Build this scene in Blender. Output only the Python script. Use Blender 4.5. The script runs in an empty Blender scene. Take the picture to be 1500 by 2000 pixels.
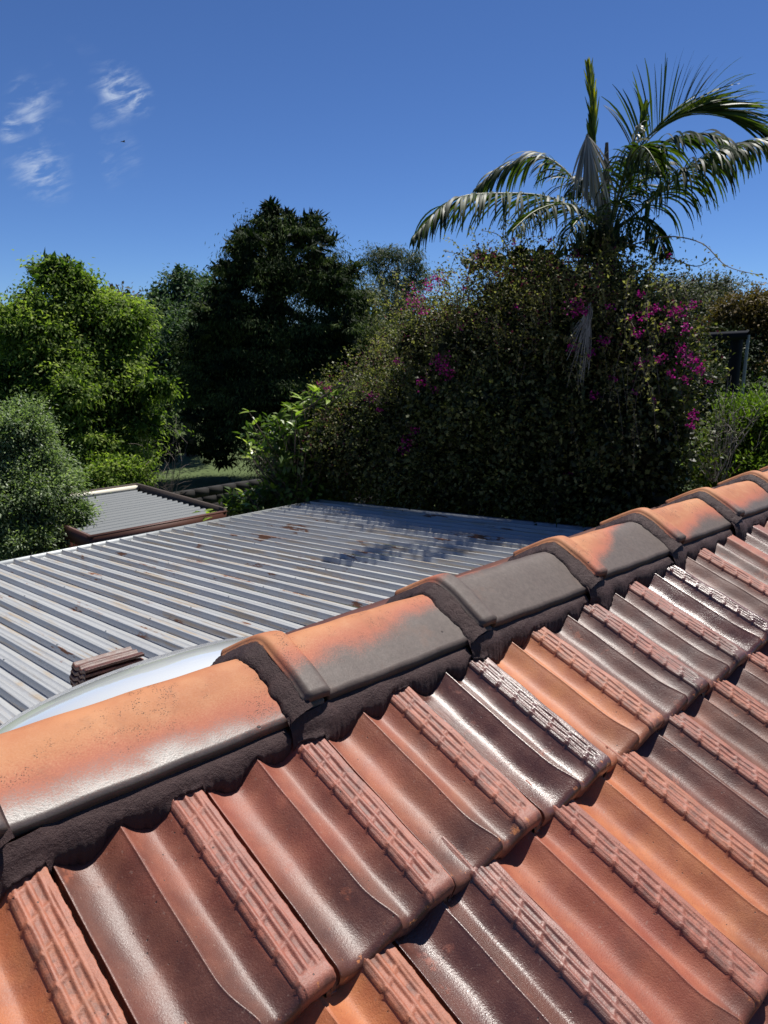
import bpy, math, random
import numpy as np
from mathutils import Vector, Matrix

random.seed(7)
rng = np.random.default_rng(11)
sc = bpy.context.scene
col = sc.collection
R = math.radians

# ------------------------------------------------------------------ camera
PITCH = math.atan2(340, 1457)
AZ = R(45.07)                                  # view azimuth measured from +X (the ridge) towards +Y
CAMZ = 5.05
FH = Vector((math.cos(AZ), math.sin(AZ), 0))
RT = Vector((math.sin(AZ), -math.cos(AZ), 0))
FW = FH * math.cos(PITCH) - Vector((0, 0, math.sin(PITCH)))
UP = RT.cross(FW)
cam_d = bpy.data.cameras.new('camera')
cam = bpy.data.objects.new('camera', cam_d)
col.objects.link(cam)
cam.matrix_world = Matrix((
    (RT.x, UP.x, -FW.x, 0), (RT.y, UP.y, -FW.y, 0), (RT.z, UP.z, -FW.z, CAMZ), (0, 0, 0, 1)))
cam_d.sensor_fit = 'VERTICAL'
cam_d.sensor_height = 36
cam_d.sensor_width = 27
cam_d.lens = 36 * 1457 / 2000
cam_d.clip_start = .02
cam_d.clip_end = 3000
cam_d.dof.use_dof = True
cam_d.dof.focus_distance = 1.35
cam_d.dof.aperture_fstop = 20
sc.camera = cam

# ------------------------------------------------------------------ light
SUN = Vector((.42, .05, .905)).normalized()
sd = bpy.data.lights.new('sun', 'SUN')
sd.energy = 5.0
sd.angle = R(.53)
sd.color = (1, .955, .89)
so = bpy.data.objects.new('sun', sd)
so.rotation_euler = SUN.to_track_quat('Z', 'Y').to_euler()
so.location = (0, 0, 30)
col.objects.link(so)

w = bpy.data.worlds.new('World')
sc.world = w
w.use_nodes = True
nt = w.node_tree
nt.nodes.clear()
N = nt.nodes.new
L = nt.links.new
out = N('ShaderNodeOutputWorld')
bg = N('ShaderNodeBackground')
bg.inputs[1].default_value = .0665
sky = N('ShaderNodeTexSky')
sky.sky_type = 'NISHITA'
sky.sun_disc = False
sky.sun_elevation = math.asin(SUN.z)
sky.sun_rotation = math.atan2(SUN.x, SUN.y)
sky.altitude = 900
sky.air_density = .75
sky.dust_density = .05
sky.ozone_density = 4.0
tint = N('ShaderNodeMix'); tint.data_type = 'RGBA'; tint.blend_type = 'MULTIPLY'
tint.inputs[0].default_value = 1
tint.inputs[7].default_value = (.60, .79, 1.09, 1)
L(sky.outputs[0], tint.inputs[6])
# thin cirrus wisps, low in the western sky
tc = N('ShaderNodeTexCoord')
sep = N('ShaderNodeSeparateXYZ'); L(tc.outputs['Generated'], sep.inputs[0])
def dotn(v):
    d = N('ShaderNodeVectorMath'); d.operation = 'DOT_PRODUCT'; L(tc.outputs['Generated'], d.inputs[0]); d.inputs[1].default_value = v
    return d.outputs['Value']
_t = R(24); _c, _s = math.cos(_t), math.sin(_t)
along = dotn((RT * _c + Vector((0, 0, _s))) * 26); across = dotn((RT * -_s + Vector((0, 0, _c))) * 92)
mp = N('ShaderNodeCombineXYZ'); mp.inputs[2].default_value = 8.15; L(along, mp.inputs[0]); L(across, mp.inputs[1])
n1 = N('ShaderNodeTexNoise'); n1.inputs['Scale'].default_value = 1.0; n1.inputs['Detail'].default_value = 7
n1.inputs['Roughness'].default_value = .62; n1.inputs['Distortion'].default_value = .35
L(mp.outputs[0], n1.inputs[0])
n2 = N('ShaderNodeTexNoise'); n2.inputs['Scale'].default_value = 9; n2.inputs['Detail'].default_value = 3
L(tc.outputs['Generated'], n2.inputs[0])
def ray(px, py):
    v = RT * (px - 750) + UP * (1000 - py) + FW * 1457
    return v
def dirnode(px, py, r0, r1):
    v = ray(px, py).normalized()
    d = N('ShaderNodeVectorMath'); d.operation = 'DISTANCE'
    L(tc.outputs['Generated'], d.inputs[0]); d.inputs[1].default_value = v
    m = N('ShaderNodeMapRange'); m.interpolation_type = 'SMOOTHSTEP'
    m.inputs[1].default_value = r1; m.inputs[2].default_value = r0
    L(d.outputs['Value'], m.inputs[0])
    return m.outputs[0]
def wmath(op, a, b):
    m = N('ShaderNodeMath'); m.operation = op; m.use_clamp = op == 'MULTIPLY'
    for i, q in enumerate((a, b)):
        if isinstance(q, (int, float)): m.inputs[i].default_value = q
        else: L(q, m.inputs[i])
    return m.outputs[0]
mask = dirnode(150, 150, .0, .042)
for q in ((135, 195, .045), (215, 180, .045), (80, 215, .045), (150, 218, .05), (190, 205, .045), (22, 250, .024), (145, 298, .026), (85, 322, .05), (215, 308, .045), (265, 190, .026), (60, 185, .03), (240, 165, .03)):
    mask = wmath('MAXIMUM', mask, dirnode(q[0], q[1], .0, q[2] * .95))
mr = N('ShaderNodeMapRange'); mr.interpolation_type = 'SMOOTHSTEP'
mr.inputs[1].default_value = .42; mr.inputs[2].default_value = .74
L(n1.outputs[0], mr.inputs[0])
amt = wmath('MULTIPLY', mr.outputs[0], mask)
mr2 = N('ShaderNodeMapRange'); mr2.inputs[1].default_value = .38; mr2.inputs[2].default_value = .6
L(n2.outputs[0], mr2.inputs[0])
amt = wmath('MULTIPLY', amt, mr2.outputs[0])
amt = wmath('MULTIPLY', amt, 1.1)
cm = N('ShaderNodeMix'); cm.data_type = 'RGBA'
L(amt, cm.inputs[0]); L(tint.outputs[2], cm.inputs[6]); cm.inputs[7].default_value = (6.6, 7.6, 9.2, 1)
L(cm.outputs[2], bg.inputs[0]); L(bg.outputs[0], out.inputs[0])

sc.view_settings.view_transform = 'Standard'
sc.view_settings.look = 'None'
sc.view_settings.exposure = 0.50
sc.view_settings.gamma = 1
sc.view_settings.use_curve_mapping = False
sc.render.engine = 'CYCLES'
sc.cycles.max_bounces = 6
sc.cycles.diffuse_bounces = 3
sc.cycles.glossy_bounces = 3
sc.cycles.transmission_bounces = 4
sc.cycles.transparent_max_bounces = 6
sc.cycles.use_denoising = True

def PX(px, py, d):
    """point seen at pixel (px,py) of the 1500x2000 photo, d metres ahead"""
    v = ray(px, py)
    v = v * (d / v.dot(FH))
    return Vector((v.x, v.y, v.z + CAMZ))
def PM(px, d):
    return px * d / 1496.0

# ------------------------------------------------------------------ object helpers
def obj(name, me, mat=None, parent=None, loc=None, rot=None, **props):
    o = bpy.data.objects.new(name, me)
    col.objects.link(o)
    if mat is not None and me is not None and not me.materials:
        me.materials.append(mat)
    if parent is not None: o.parent = parent
    if loc is not None: o.location = loc
    if rot is not None: o.rotation_euler = rot
    for k, v in props.items(): o[k] = v
    return o
def thing(name, label, cat, loc=(0, 0, 0), group=None, rot=None):
    o = obj(name, None, None, None, loc, rot, label=label, category=cat)
    if group: o['group'] = group
    return o
def mesh_np(name, V, F, attrs=None, smooth=True):
    """V (n,3), F (m,k) all faces with k corners; attrs: name -> (domain, array)"""
    me = bpy.data.meshes.new(name)
    V = np.asarray(V, dtype=np.float32); F = np.asarray(F, dtype=np.int32)
    me.vertices.add(len(V)); me.vertices.foreach_set('co', V.ravel())
    m, k = F.shape
    me.loops.add(m * k); me.loops.foreach_set('vertex_index', F.ravel())
    me.polygons.add(m)
    me.polygons.foreach_set('loop_start', np.arange(0, m * k, k, dtype=np.int32))
    me.polygons.foreach_set('loop_total', np.full(m, k, dtype=np.int32))
    if smooth: me.polygons.foreach_set('use_smooth', np.ones(m, dtype=bool))
    for a, (dom, arr) in (attrs or {}).items():
        at = me.attributes.new(a, 'FLOAT', dom)
        at.data.foreach_set('value', np.asarray(arr, dtype=np.float32).ravel())
    me.update(calc_edges=True)
    return me
def grid_faces(nr, nc, off=0):
    i = np.arange(nr - 1)[:, None]; j = np.arange(nc - 1)[None, :]
    a = (i * nc + j + off).ravel()
    return np.stack([a, a + 1, a + nc + 1, a + nc], 1)
class MB:
    """collects boxes and tubes into one mesh"""
    def __init__(s): s.v = []; s.f = []
    def box(s, x0, x1, y0, y1, z0, z1):
        n = len(s.v)
        s.v += [(x0, y0, z0), (x1, y0, z0), (x1, y1, z0), (x0, y1, z0), (x0, y0, z1), (x1, y0, z1), (x1, y1, z1), (x0, y1, z1)]
        s.f += [[n + q for q in f] for f in ((0, 3, 2, 1), (4, 5, 6, 7), (0, 1, 5, 4), (1, 2, 6, 5), (2, 3, 7, 6), (3, 0, 4, 7))]
        return s
    def tube(s, pts, rad, k=6):
        pts = [Vector(p) for p in pts]; n0 = len(s.v)
        for i, p in enumerate(pts):
            t = (pts[min(i + 1, len(pts) - 1)] - pts[max(i - 1, 0)])
            if t.length < 1e-9: t = Vector((0, 0, 1))
            t.normalize()
            a = t.cross(Vector((.31, .17, .93))); a.normalize(); b = t.cross(a)
            for j in range(k):
                an = 2 * math.pi * j / k
                s.v.append(tuple(p + (a * math.cos(an) + b * math.sin(an)) * rad[i]))
        for i in range(len(pts) - 1):
            for j in range(k):
                q = n0 + i * k
                s.f.append([q + j, q + (j + 1) % k, q + k + (j + 1) % k, q + k + j])
        return s
    def mesh(s, name, smooth=False):
        return mesh_np(name, s.v, s.f, smooth=smooth)
    def build(s, name, mat, parent=None, smooth=False, **props):
        return obj(name, s.mesh(name, smooth), mat, parent, **props)

# ------------------------------------------------------------------ material helpers
class M:
    def __init__(s, name):
        s.m = bpy.data.materials.new(name); s.m.use_nodes = True
        s.t = s.m.node_tree; s.t.nodes.clear()
        s.out = s.n('ShaderNodeOutputMaterial'); s.b = s.n('ShaderNodeBsdfPrincipled')
        s.l(s.b.outputs[0], s.out.inputs[0])
    def n(s, k): return s.t.nodes.new(k)
    def l(s, a, b): s.t.links.new(a, b)
    def put(s, sock, v):
        if isinstance(v, bpy.types.NodeSocket): s.l(v, sock)
        elif isinstance(v, (tuple, list)) and len(v) == 3 and sock.type == 'RGBA': sock.default_value = (*v, 1)
        else: sock.default_value = v
    def set(s, **k):
        for a, v in k.items(): s.put(s.b.inputs[{'color': 'Base Color', 'rough': 'Roughness', 'metal': 'Metallic', 'spec': 'Specular IOR Level', 'coat': 'Coat Weight', 'coat_rough': 'Coat Roughness', 'trans': 'Transmission Weight', 'normal': 'Normal'}[a]], v)
        return s
    def coord(s, kind='Object'):
        return s.n('ShaderNodeTexCoord').outputs[kind]
    def vadd(s, a, b):
        v = s.n('ShaderNodeVectorMath'); v.operation = 'ADD'; s.put(v.inputs[0], a); s.put(v.inputs[1], b); return v.outputs[0]
    def mapping(s, v, scale=(1, 1, 1), rot=(0, 0, 0)):
        m = s.n('ShaderNodeMapping'); s.put(m.inputs[0], v); m.inputs['Scale'].default_value = scale; m.inputs['Rotation'].default_value = rot; return m.outputs[0]
    def noise(s, v, scale, detail=4, rough=.55, dist=0):
        n = s.n('ShaderNodeTexNoise'); s.put(n.inputs['Vector'], v)
        n.inputs['Scale'].default_value = scale; n.inputs['Detail'].default_value = detail
        n.inputs['Roughness'].default_value = rough; n.inputs['Distortion'].default_value = dist
        return n.outputs[0]
    def voronoi(s, v, scale, feature='F1', rnd=1):
        n = s.n('ShaderNodeTexVoronoi'); n.feature = feature; s.put(n.inputs['Vector'], v); n.inputs['Scale'].default_value = scale
        n.inputs['Randomness'].default_value = rnd
        return n.outputs['Distance']
    def step(s, v, a, b, lo=0, hi=1):
        m = s.n('ShaderNodeMapRange'); m.interpolation_type = 'SMOOTHSTEP'; s.put(m.inputs[0], v)
        s.put(m.inputs[1], a); s.put(m.inputs[2], b); m.inputs[3].default_value = lo; m.inputs[4].default_value = hi
        return m.outputs[0]
    def math(s, op, a, b=0., c=None, clamp=False):
        m = s.n('ShaderNodeMath'); m.operation = op; m.use_clamp = clamp
        s.put(m.inputs[0], a); s.put(m.inputs[1], b)
        if c is not None: s.put(m.inputs[2], c)
        return m.outputs[0]
    def mix(s, f, a, b, mode='MIX'):
        m = s.n('ShaderNodeMix'); m.data_type = 'RGBA'; m.blend_type = mode
        s.put(m.inputs[0], f); s.put(m.inputs[6], a); s.put(m.inputs[7], b); return m.outputs[2]
    def sep(s, v):
        m = s.n('ShaderNodeSeparateXYZ'); s.put(m.inputs[0], v); return m.outputs
    def sepc(s, v):
        m = s.n('ShaderNodeSeparateColor'); s.put(m.inputs[0], v); return m.outputs
    def attr(s, name):
        m = s.n('ShaderNodeAttribute'); m.attribute_name = name; return m.outputs['Fac']
    def info(s, k): return s.n('ShaderNodeObjectInfo').outputs[k]
    def bump(s, h, strength=.3, dist=.002):
        m = s.n('ShaderNodeBump'); s.put(m.inputs['Height'], h); m.inputs['Strength'].default_value = strength
        m.inputs['Distance'].default_value = dist; s.l(m.outputs[0], s.b.inputs['Normal']); return m

# fired clay of the pan tiles: object colour = (orange amount, glaze amount, gloss)
def clay_tile():
    m = M('terracotta_tile')
    rnd = m.info('Random')
    off = m.n('ShaderNodeCombineXYZ'); m.l(m.math('MULTIPLY', rnd, 37.), off.inputs[0]); m.l(m.math('MULTIPLY', rnd, 91.), off.inputs[1])
    P = m.vadd(m.coord(), off.outputs[0])
    c = m.sepc(m.info('Color'))
    pan = m.attr('pan'); nose = m.attr('nose'); groove = m.attr('groove')
    big = m.noise(P, 5., 3); mid = m.noise(P, 22., 5, .6); fine = m.noise(P, 240., 4, .7)
    red = m.mix(m.step(mid, .35, .7), (0.223, 0.054, 0.031), (0.288, 0.083, 0.045))
    org = m.mix(m.step(mid, .35, .7), (0.360, 0.112, 0.040), (0.446, 0.162, 0.054))
    base = m.mix(m.math('ADD', c[0], m.math('MULTIPLY', m.math('SUBTRACT', big, .5), .9), clamp=True), red, org)
    dusty = m.mix(m.math('MULTIPLY', m.math('SUBTRACT', 1., pan), .55), base, m.mix(m.step(m.noise(P, 60., 5, .7), .3, .7), (0.194, 0.068, 0.050), (0.331, 0.119, 0.083)))
    # brown flashed glaze in the pans, running to the nose
    g = m.math('ADD', m.math('MULTIPLY', pan, .55), m.math('MULTIPLY', nose, .35))
    g = m.math('ADD', g, m.math('MULTIPLY', m.math('SUBTRACT', big, .5), 1.1))
    g = m.math('ADD', g, m.math('SUBTRACT', m.math('MULTIPLY', c[1], 1.5), .95))
    g = m.step(g, .0, .62)
    patch = m.step(m.noise(P, 26., 6, .7, .2), .60, .70)
    g = m.math('MULTIPLY', g, m.math('SUBTRACT', 1., m.math('MULTIPLY', patch, .6)))
    brown = m.mix(m.step(mid, .3, .7), (0.045, 0.020, 0.016), (0.090, 0.036, 0.026))
    colr = m.mix(m.math('MULTIPLY', g, .88), dusty, brown)
    # pits and specks
    pit = m.step(m.voronoi(P, 75.), .06, .10)
    pitm = m.step(m.noise(P, 11., 2), .48, .56)
    pit2 = m.math('SUBTRACT', 1., m.math('MULTIPLY', m.math('SUBTRACT', 1., pit), pitm))
    colr = m.mix(pit2, (0.022, 0.013, 0.011), colr)
    dustn = m.step(m.noise(P, 380., 3, .7), .60, .72)
    colr = m.mix(m.math('MULTIPLY', dustn, .22), colr, (0.360, 0.259, 0.216))
    grime = m.step(m.noise(P, 9., 6, .7), .52, .72)
    colr = m.mix(m.math('MULTIPLY', grime, .35), colr, (0.094, 0.043, 0.032))
    dirt = m.math('MULTIPLY', groove, m.step(m.noise(P, 45., 5, .7), .40, .62))
    colr = m.mix(m.math('MULTIPLY', dirt, .55), colr, (0.041, 0.023, 0.020))
    chip = m.math('MULTIPLY', m.step(m.noise(P, 55., 4, .7), .60, .66), m.step(nose, .93, .99))
    colr = m.mix(chip, colr, (0.414, 0.153, 0.054))
    grit = m.noise(P, 480., 3, .65)
    colr = m.mix(m.math('MULTIPLY', m.step(grit, .42, .30), .35), colr, (0.027, 0.018, 0.015))
    blot = m.step(m.noise(P, 130., 3, .6), .66, .72)
    colr = m.mix(m.math('MULTIPLY', blot, .30), colr, (0.306, 0.216, 0.171))
    r = m.math('SUBTRACT', .60, m.math('MULTIPLY', g, m.math('ADD', .08, m.math('MULTIPLY', c[2], .24))))
    r = m.math('ADD', r, m.math('MULTIPLY', m.math('SUBTRACT', mid, .5), .22))
    r = m.math('ADD', r, m.math('MULTIPLY', m.math('SUBTRACT', grit, .5), .28))
    m.set(color=colr, rough=r, spec=m.math('ADD', .42, m.math('MULTIPLY', c[2], .5)))
    h = m.math('ADD', m.math('MULTIPLY', fine, .5), m.math('ADD', m.math('MULTIPLY', mid, .9), m.math('MULTIPLY', pit2, .8)))
    m.bump(m.math('ADD', h, m.math('MULTIPLY', grit, .45)), .46, .0015)
    return m.m
# ridge caps: object colour = (glaze reach, glaze drift along the cap, gloss)
def clay_cap():
    m = M('terracotta_cap')
    rnd = m.info('Random')
    off = m.n('ShaderNodeCombineXYZ'); m.l(m.math('MULTIPLY', rnd, 53.), off.inputs[0]); m.l(m.math('MULTIPLY', rnd, 17.), off.inputs[1])
    O = m.coord(); P = m.vadd(O, off.outputs[0]); xyz = m.sep(O)
    c = m.sepc(m.info('Color'))
    big = m.noise(P, 7., 3); mid = m.noise(P, 30., 5, .6); fine = m.noise(P, 420., 3, .7)
    org = m.mix(m.step(big, .3, .7), (0.347, 0.127, 0.057), (0.439, 0.194, 0.086))
    org = m.mix(m.math('MULTIPLY', m.step(mid, .45, .7), .4), org, (0.453, 0.227, 0.113))
    g = m.math('MULTIPLY', xyz[1], -9.5)                                   # lower flank
    g = m.math('ADD', g, m.math('MULTIPLY', xyz[0], m.math('MULTIPLY', c[1], 4.)))
    g = m.math('ADD', g, m.math('ADD', m.math('MULTIPLY', c[0], 2.), -1.45))
    g = m.math('ADD', g, m.math('MULTIPLY', m.math('SUBTRACT', big, .5), .7))
    g = m.math('ADD', g, m.math('MULTIPLY', m.math('SUBTRACT', fine, .5), .45))
    pink = m.step(g, -.42, .0)
    gl = m.step(g, -.12, .22)
    base = m.mix(m.math('MULTIPLY', pink, .85), org, (0.347, 0.100, 0.060))
    grey = m.mix(m.step(m.noise(P, 90., 6, .8), .15, .85), (0.056, 0.041, 0.034), (0.113, 0.085, 0.072))
    colr = m.mix(gl, base, grey)
    sp = m.step(m.voronoi(P, 430.), .22, .42)
    zone = m.math('MULTIPLY', m.step(m.noise(P, 11., 5, .65), .47, .60), m.step(m.noise(P, 70., 4), .42, .56))
    spk = m.math('MULTIPLY', m.math('SUBTRACT', 1., sp), zone)
    colr = m.mix(m.math('MULTIPLY', spk, m.math('SUBTRACT', 1., m.math('MULTIPLY', gl, .8))), colr, (0.037, 0.023, 0.014))
    pit = m.math('SUBTRACT', 1., m.step(m.voronoi(P, 26.), .05, .075))
    pit = m.math('MULTIPLY', pit, m.step(m.noise(P, 13., 2), .47, .52))
    colr = m.mix(pit, colr, (0.020, 0.010, 0.008))
    stain = m.step(m.noise(P, 16., 6, .7), .55, .75)
    colr = m.mix(m.math('MULTIPLY', stain, .30), colr, (0.147, 0.067, 0.037))
    r = m.math('SUBTRACT', .72, m.math('MULTIPLY', gl, m.math('ADD', .05, m.math('MULTIPLY', c[2], .25))))
    r = m.math('ADD', r, m.math('MULTIPLY', m.math('SUBTRACT', fine, .5), .35))
    m.set(color=colr, rough=r, spec=m.math('ADD', .35, m.math('MULTIPLY', gl, m.math('MULTIPLY', c[2], .35))))
    m.bump(m.math('ADD', m.math('MULTIPLY', fine, .5), m.math('SUBTRACT', mid, m.math('MULTIPLY', pit, 1.5))), .35, .0016)
    return m.m
def mortar_mat():
    m = M('mortar'); P = m.coord()
    n = m.noise(P, 14., 5, .6); f = m.noise(P, 520., 3, .75); f2 = m.noise(P, 55., 6, .75)
    colr = m.mix(n, (.022, .011, .011), (.062, .031, .029))
    colr = m.mix(m.math('MULTIPLY', m.step(f, .64, .74), .4), colr, (.13, .09, .085))
    m.set(color=colr, rough=.7, spec=.35)
    m.bump(m.math('ADD', m.math('MULTIPLY', f, .22), f2), .8, .006)
    return m.m
def zinc_mat():
    m = M('weathered_zinc'); P = m.coord()
    rnd = m.info('Random')
    off = m.n('ShaderNodeCombineXYZ'); m.l(m.math('MULTIPLY', rnd, 61.), off.inputs[0]); m.l(m.math('MULTIPLY', rnd, 23.), off.inputs[1])
    Q = m.vadd(P, off.outputs[0])
    st = m.noise(m.mapping(Q, (14, .6, 14)), 1., 5, .6)
    sp = m.noise(Q, 45., 3); lg = m.noise(Q, 1.3, 4)
    base = m.mix(m.step(st, .3, .7), (0.281, 0.290, 0.296), (0.372, 0.381, 0.381))
    base = m.mix(m.math('MULTIPLY', m.step(sp, .4, .7), .35), base, (0.418, 0.422, 0.427))
    streak = m.noise(m.mapping(Q, (22, .9, 22)), 1., 6, .65)
    yel = m.math('MULTIPLY', m.step(streak, .49, .61), m.step(lg, .43, .54))
    base = m.mix(m.math('MULTIPLY', yel, .6), base, (0.345, 0.245, 0.127))
    rz = m.noise(m.mapping(Q, (9, 1.4, 9)), 1., 7, .7)
    rust = m.math('MULTIPLY', m.step(rz, .585, .61), m.step(m.noise(Q, .8, 2), .47, .55))
    base = m.mix(rust, base, (0.146, 0.059, 0.027))
    m.set(color=base, metal=m.math('MULTIPLY', m.math('SUBTRACT', 1., rust), .12), rough=m.math('ADD', .48, m.math('MULTIPLY', rust, .3)))
    m.bump(m.math('ADD', sp, st), .15, .002)
    return m.m
def simple(name, c, rough=.7, metal=0, var=.25, scale=12, bump=.2, spec=.5, stretch=(1, 1, 1)):
    m = M(name); P = m.mapping(m.coord(), stretch)
    n = m.noise(P, scale, 5, .65); n2 = m.noise(P, scale * 7, 3, .6)
    lo = tuple(q * (1 - var) for q in c); hi = tuple(min(1, q * (1 + var)) for q in c)
    m.set(color=m.mix(m.math('ADD', m.math('MULTIPLY', n, .7), m.math('MULTIPLY', n2, .3)), lo, hi), rough=rough, metal=metal, spec=spec)
    if bump: m.bump(m.math('ADD', n, n2), bump, .01)
    return m.m
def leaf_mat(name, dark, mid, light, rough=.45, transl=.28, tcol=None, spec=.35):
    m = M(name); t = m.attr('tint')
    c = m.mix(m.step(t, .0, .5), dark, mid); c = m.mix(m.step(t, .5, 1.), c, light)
    m.set(color=c, rough=rough, spec=spec)
    tr = m.n('ShaderNodeBsdfTranslucent')
    m.put(tr.inputs[0], m.mix(1., c, tcol or (1.6, 1.9, .7), 'MULTIPLY'))
    mx = m.n('ShaderNodeMixShader'); mx.inputs[0].default_value = transl
    m.l(m.b.outputs[0], mx.inputs[1]); m.l(tr.outputs[0], mx.inputs[2]); m.l(mx.outputs[0], m.out.inputs[0])
    return m.m

TILE = clay_tile(); CAP = clay_cap(); MORTAR = mortar_mat(); ZINC = zinc_mat()

# ------------------------------------------------------------------ ground
g = M('grass'); P = g.coord()
gn = g.noise(P, .35, 6, .6); gf = g.noise(P, 30., 4, .7)
g.set(color=g.mix(g.math('MULTIPLY', g.math('ADD', gn, gf), .5), (.035, .06, .012), (.10, .14, .035)), rough=.9)
g.bump(gf, .8, .05)
S = 600
me = mesh_np('ground', [(-S, -S, 0), (S, -S, 0), (S, S, 0), (-S, S, 0)], [(0, 1, 2, 3)], smooth=False)
obj('ground', me, g.m, kind='structure')
PAVE = simple('paving', (.22, .20, .18), .85)
mb = MB(); mb.box(-3, 8.2, 2.6, 10.6, -.1, .012)
mb.build('paved_yard', PAVE, kind='structure')

# ------------------------------------------------------------------ the tiled roof of the house
PITCH_T = R(21.1)
PW = .1985                     # tile pitch along the ridge
TL = .395                      # tile length built
N1 = Vector((0, .509, CAMZ - .669))       # nose line of course one
DC = Vector((0, -.2985, -.143))           # step to the next course
X0 = .441                                  # right edge of tile 0 in course one

def smooth(t):
    t = np.clip(t, 0, 1); return t * t * (3 - 2 * t)
def ease(a, b, t): return a + (b - a) * (1 - np.cos(np.pi * np.clip(t, 0, 1))) / 2
SHIFT = .016
def tile_warp(u, y):
    k = smooth((.085 - y) / .085) ** 1.7
    return u + SHIFT * k * smooth((u - .048) / .036) * smooth((.118 - u) / .034)
def tile_h(u, y, fine=True, seed=0.):
    """height of the tile top; u 0..PW across, y distance up from the nose"""
    u, y = np.broadcast_arrays(np.asarray(u, float), np.asarray(y, float))
    k = smooth((.085 - y) / .085)
    uc = .084 + SHIFT * k ** 1.7
    # pan one
    t = np.clip((u - .004) / (uc - .004), 0, 1)
    tv = .040 / (uc - .004)
    dep = -.0265 + 0 * k
    z1 = np.where(t < tv, dep + (-.009 - dep) * np.clip(1 - t / tv, 0, 1) ** 2.1,
                  dep + (-.0025 - dep) * (.55 * np.clip((t - tv) / (1 - tv), 0, 1) ** 1.8 + .45 * (1 - np.cos(np.pi * np.clip((t - tv) / (1 - tv), 0, 1))) / 2))
    # pan two
    t2 = np.clip((u - uc - .004) / (.153 - uc - .004), 0, 1)
    tw = np.clip((.122 - uc - .004) / (.153 - uc - .004), .1, .6)
    dep2 = -.0245 + .003 * k
    s2 = -.0050 - .005 * k
    z2 = np.where(t2 < tw, dep2 + (s2 - dep2) * np.clip(1 - t2 / tw, 0, 1) ** 1.7,
                  dep2 + (-.0030 - dep2) * np.clip((t2 - tw) / (1 - tw), 0, 1) ** 1.5)
    z = np.where(u < uc, z1, z2)
    lip = np.exp(-((u - uc - .001) / .0022) ** 2) * smooth((.325 - y) / .03) * .0022
    z = z + lip
    # lattice band
    ub = (u - .153) / .0405
    if fine:
        rec = -.0034
        ridge = lambda c, w_: smooth(1.25 - 1.25 * np.abs(ub - c) / w_)
        sp_ = .0365 + .0006 * (seed % 4); ph = (y - .42 * (u - .153) + .007 * (seed % 5)) / sp_
        bar = smooth(1 - np.abs((ph - np.round(ph)) * sp_) / (.0042 + .0007 * np.sin(np.round(ph) * 2.3 + seed)))
        lat = np.maximum.reduce([ridge(.05, .12), ridge(.40, .115), ridge(.73, .10), bar * (ub < .74) * (.80 + .2 * (ub < .2))]) * (1 + .15 * np.sin(y * 95 + seed) * np.sin(u * 300)) - .12 * (np.sin(y * 51 + seed * 2) > .75)
        wear = .78 + .22 * np.sin(y * 23 + seed * 3.1) * np.sin(y * 9.1 + seed)
        zb = rec + lat * -rec * np.clip(wear, .55, 1)
        zb = np.where(ub > .80, np.maximum(zb, -.0006 - .0008 * np.sin(y * 60 + seed)), zb)
        ends = smooth(1.3 - np.abs(ub + .03) / .16) * bar * (ub < .0) * .0052
        endmask = smooth((y - .020) / .006)
        zb = zb * endmask - .001 * (1 - endmask)
    else:
        zb = np.zeros_like(u) - .0012; ends = 0
    z = np.where(ub >= 0, zb, z + ends)
    z = np.where((ub > -.12) & (ub < 0), np.maximum(z, -.0045 + (-.0026 + .0045) * smooth((ub + .12) / .12)), z)
    return z
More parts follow.
